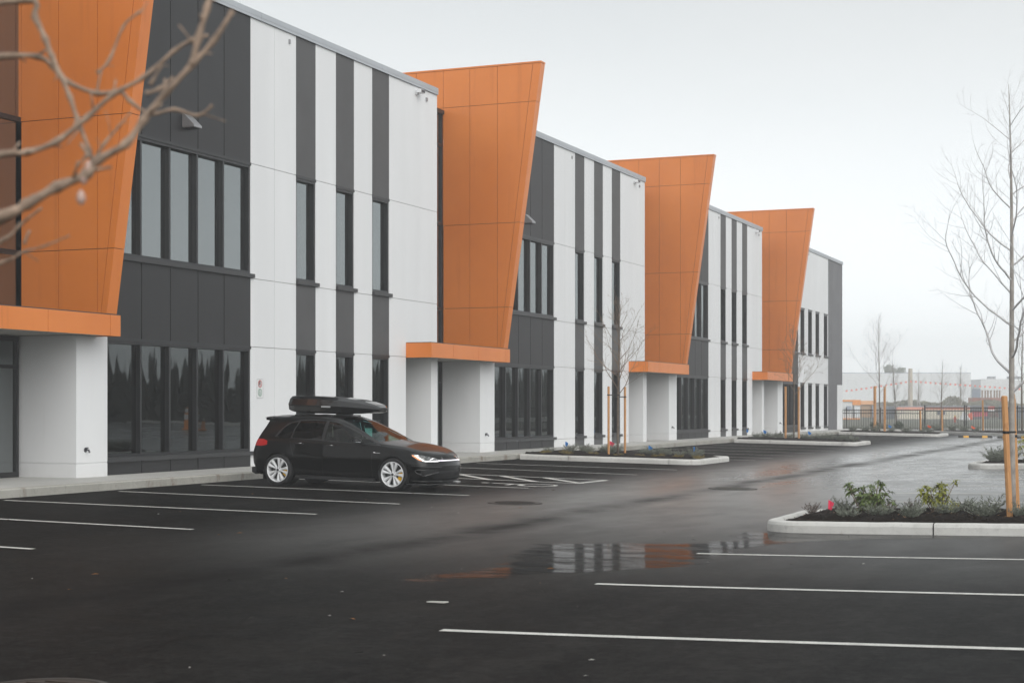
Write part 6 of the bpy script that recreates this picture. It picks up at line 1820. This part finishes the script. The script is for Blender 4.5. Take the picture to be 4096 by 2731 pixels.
w = bpy.data.worlds.new('World'); sc.world = w; w.use_nodes = True
nt = w.node_tree; bg = nt.nodes['Background']
sky = nd(nt, 'ShaderNodeTexSky', sky_type='NISHITA'); sky.sun_disc = False
SUN_AZ = Vector((.75, -.62)).normalized(); SUN_EL = R(31)
sky.sun_elevation = SUN_EL; sky.sun_rotation = math.atan2(SUN_AZ.x, SUN_AZ.y)
sky.air_density = 1.0; sky.dust_density = 4; sky.ozone_density = 1
hs = nd(nt, 'ShaderNodeHueSaturation'); hs.inputs['Saturation'].default_value = .18
nt.links.new(sky.outputs[0], hs.inputs['Color'])
cn = noise_fac(nt, 2.2, 6, .6, nd(nt, 'ShaderNodeTexCoord').outputs['Generated'], stretch=(1, 1, 3))
cl = mixc(nt, .90, hs.outputs[0], mixc(nt, ramp(nt, cn, [(.3, 0.), (.7, 1.)]), (7.35, 7.72, 7.9), (7.75, 8.05, 8.15)))     # closed cloud layer over the sky
tc = nd(nt, 'ShaderNodeTexCoord'); sx = nd(nt, 'ShaderNodeSeparateXYZ'); nt.links.new(tc.outputs['Generated'], sx.inputs[0])
gz = nd(nt, 'ShaderNodeMapRange', interpolation_type='SMOOTHSTEP'); gz.inputs[1].default_value = 0.; gz.inputs[2].default_value = .28; gz.inputs[3].default_value = 1.62; gz.inputs[4].default_value = .93
nt.links.new(sx.outputs['Z'], gz.inputs[0])            # the cloud layer is brightest in the mist near the horizon
vm = nd(nt, 'ShaderNodeVectorMath', operation='SCALE'); nt.links.new(cl, vm.inputs[0]); nt.links.new(gz.outputs[0], vm.inputs['Scale'])
nt.links.new(vm.outputs[0], bg.inputs['Color']); bg.inputs['Strength'].default_value = .10

sl_ = bpy.data.lights.new('sun', 'SUN'); sl_.energy = SUN_E; sl_.angle = R(55); sl_.color = (1, .975, .94)
so_ = bpy.data.objects.new('sun', sl_); C.objects.link(so_)
d = Vector((SUN_AZ.x * math.cos(SUN_EL), SUN_AZ.y * math.cos(SUN_EL), math.sin(SUN_EL)))
so_.rotation_euler = d.to_track_quat('Z', 'Y').to_euler()

cam = bpy.data.cameras.new('camera'); co = bpy.data.objects.new('camera', cam); C.objects.link(co)
co.location = (0, 0, 1.33); co.rotation_euler = (R(90), 0, R(22.5))
cam.lens = 56.94; cam.sensor_width = 36; cam.shift_y = .0646; cam.clip_end = 2000; cam.clip_start = .05
cam.dof.use_dof = True; cam.dof.focus_distance = 34; cam.dof.aperture_fstop = 5.0
sc.camera = co
sc.view_settings.view_transform = 'Standard'; sc.view_settings.look = 'None'; sc.view_settings.exposure = EXPO; sc.view_settings.gamma = 1
sc.cycles.max_bounces = 8; sc.cycles.diffuse_bounces = 3; sc.cycles.glossy_bounces = 4; sc.cycles.transparent_max_bounces = 12; sc.cycles.volume_bounces = 4
sc.cycles.use_denoising = True; sc.cycles.caustics_reflective = False; sc.cycles.caustics_refractive = False
sc.cycles.sample_clamp_indirect = 6
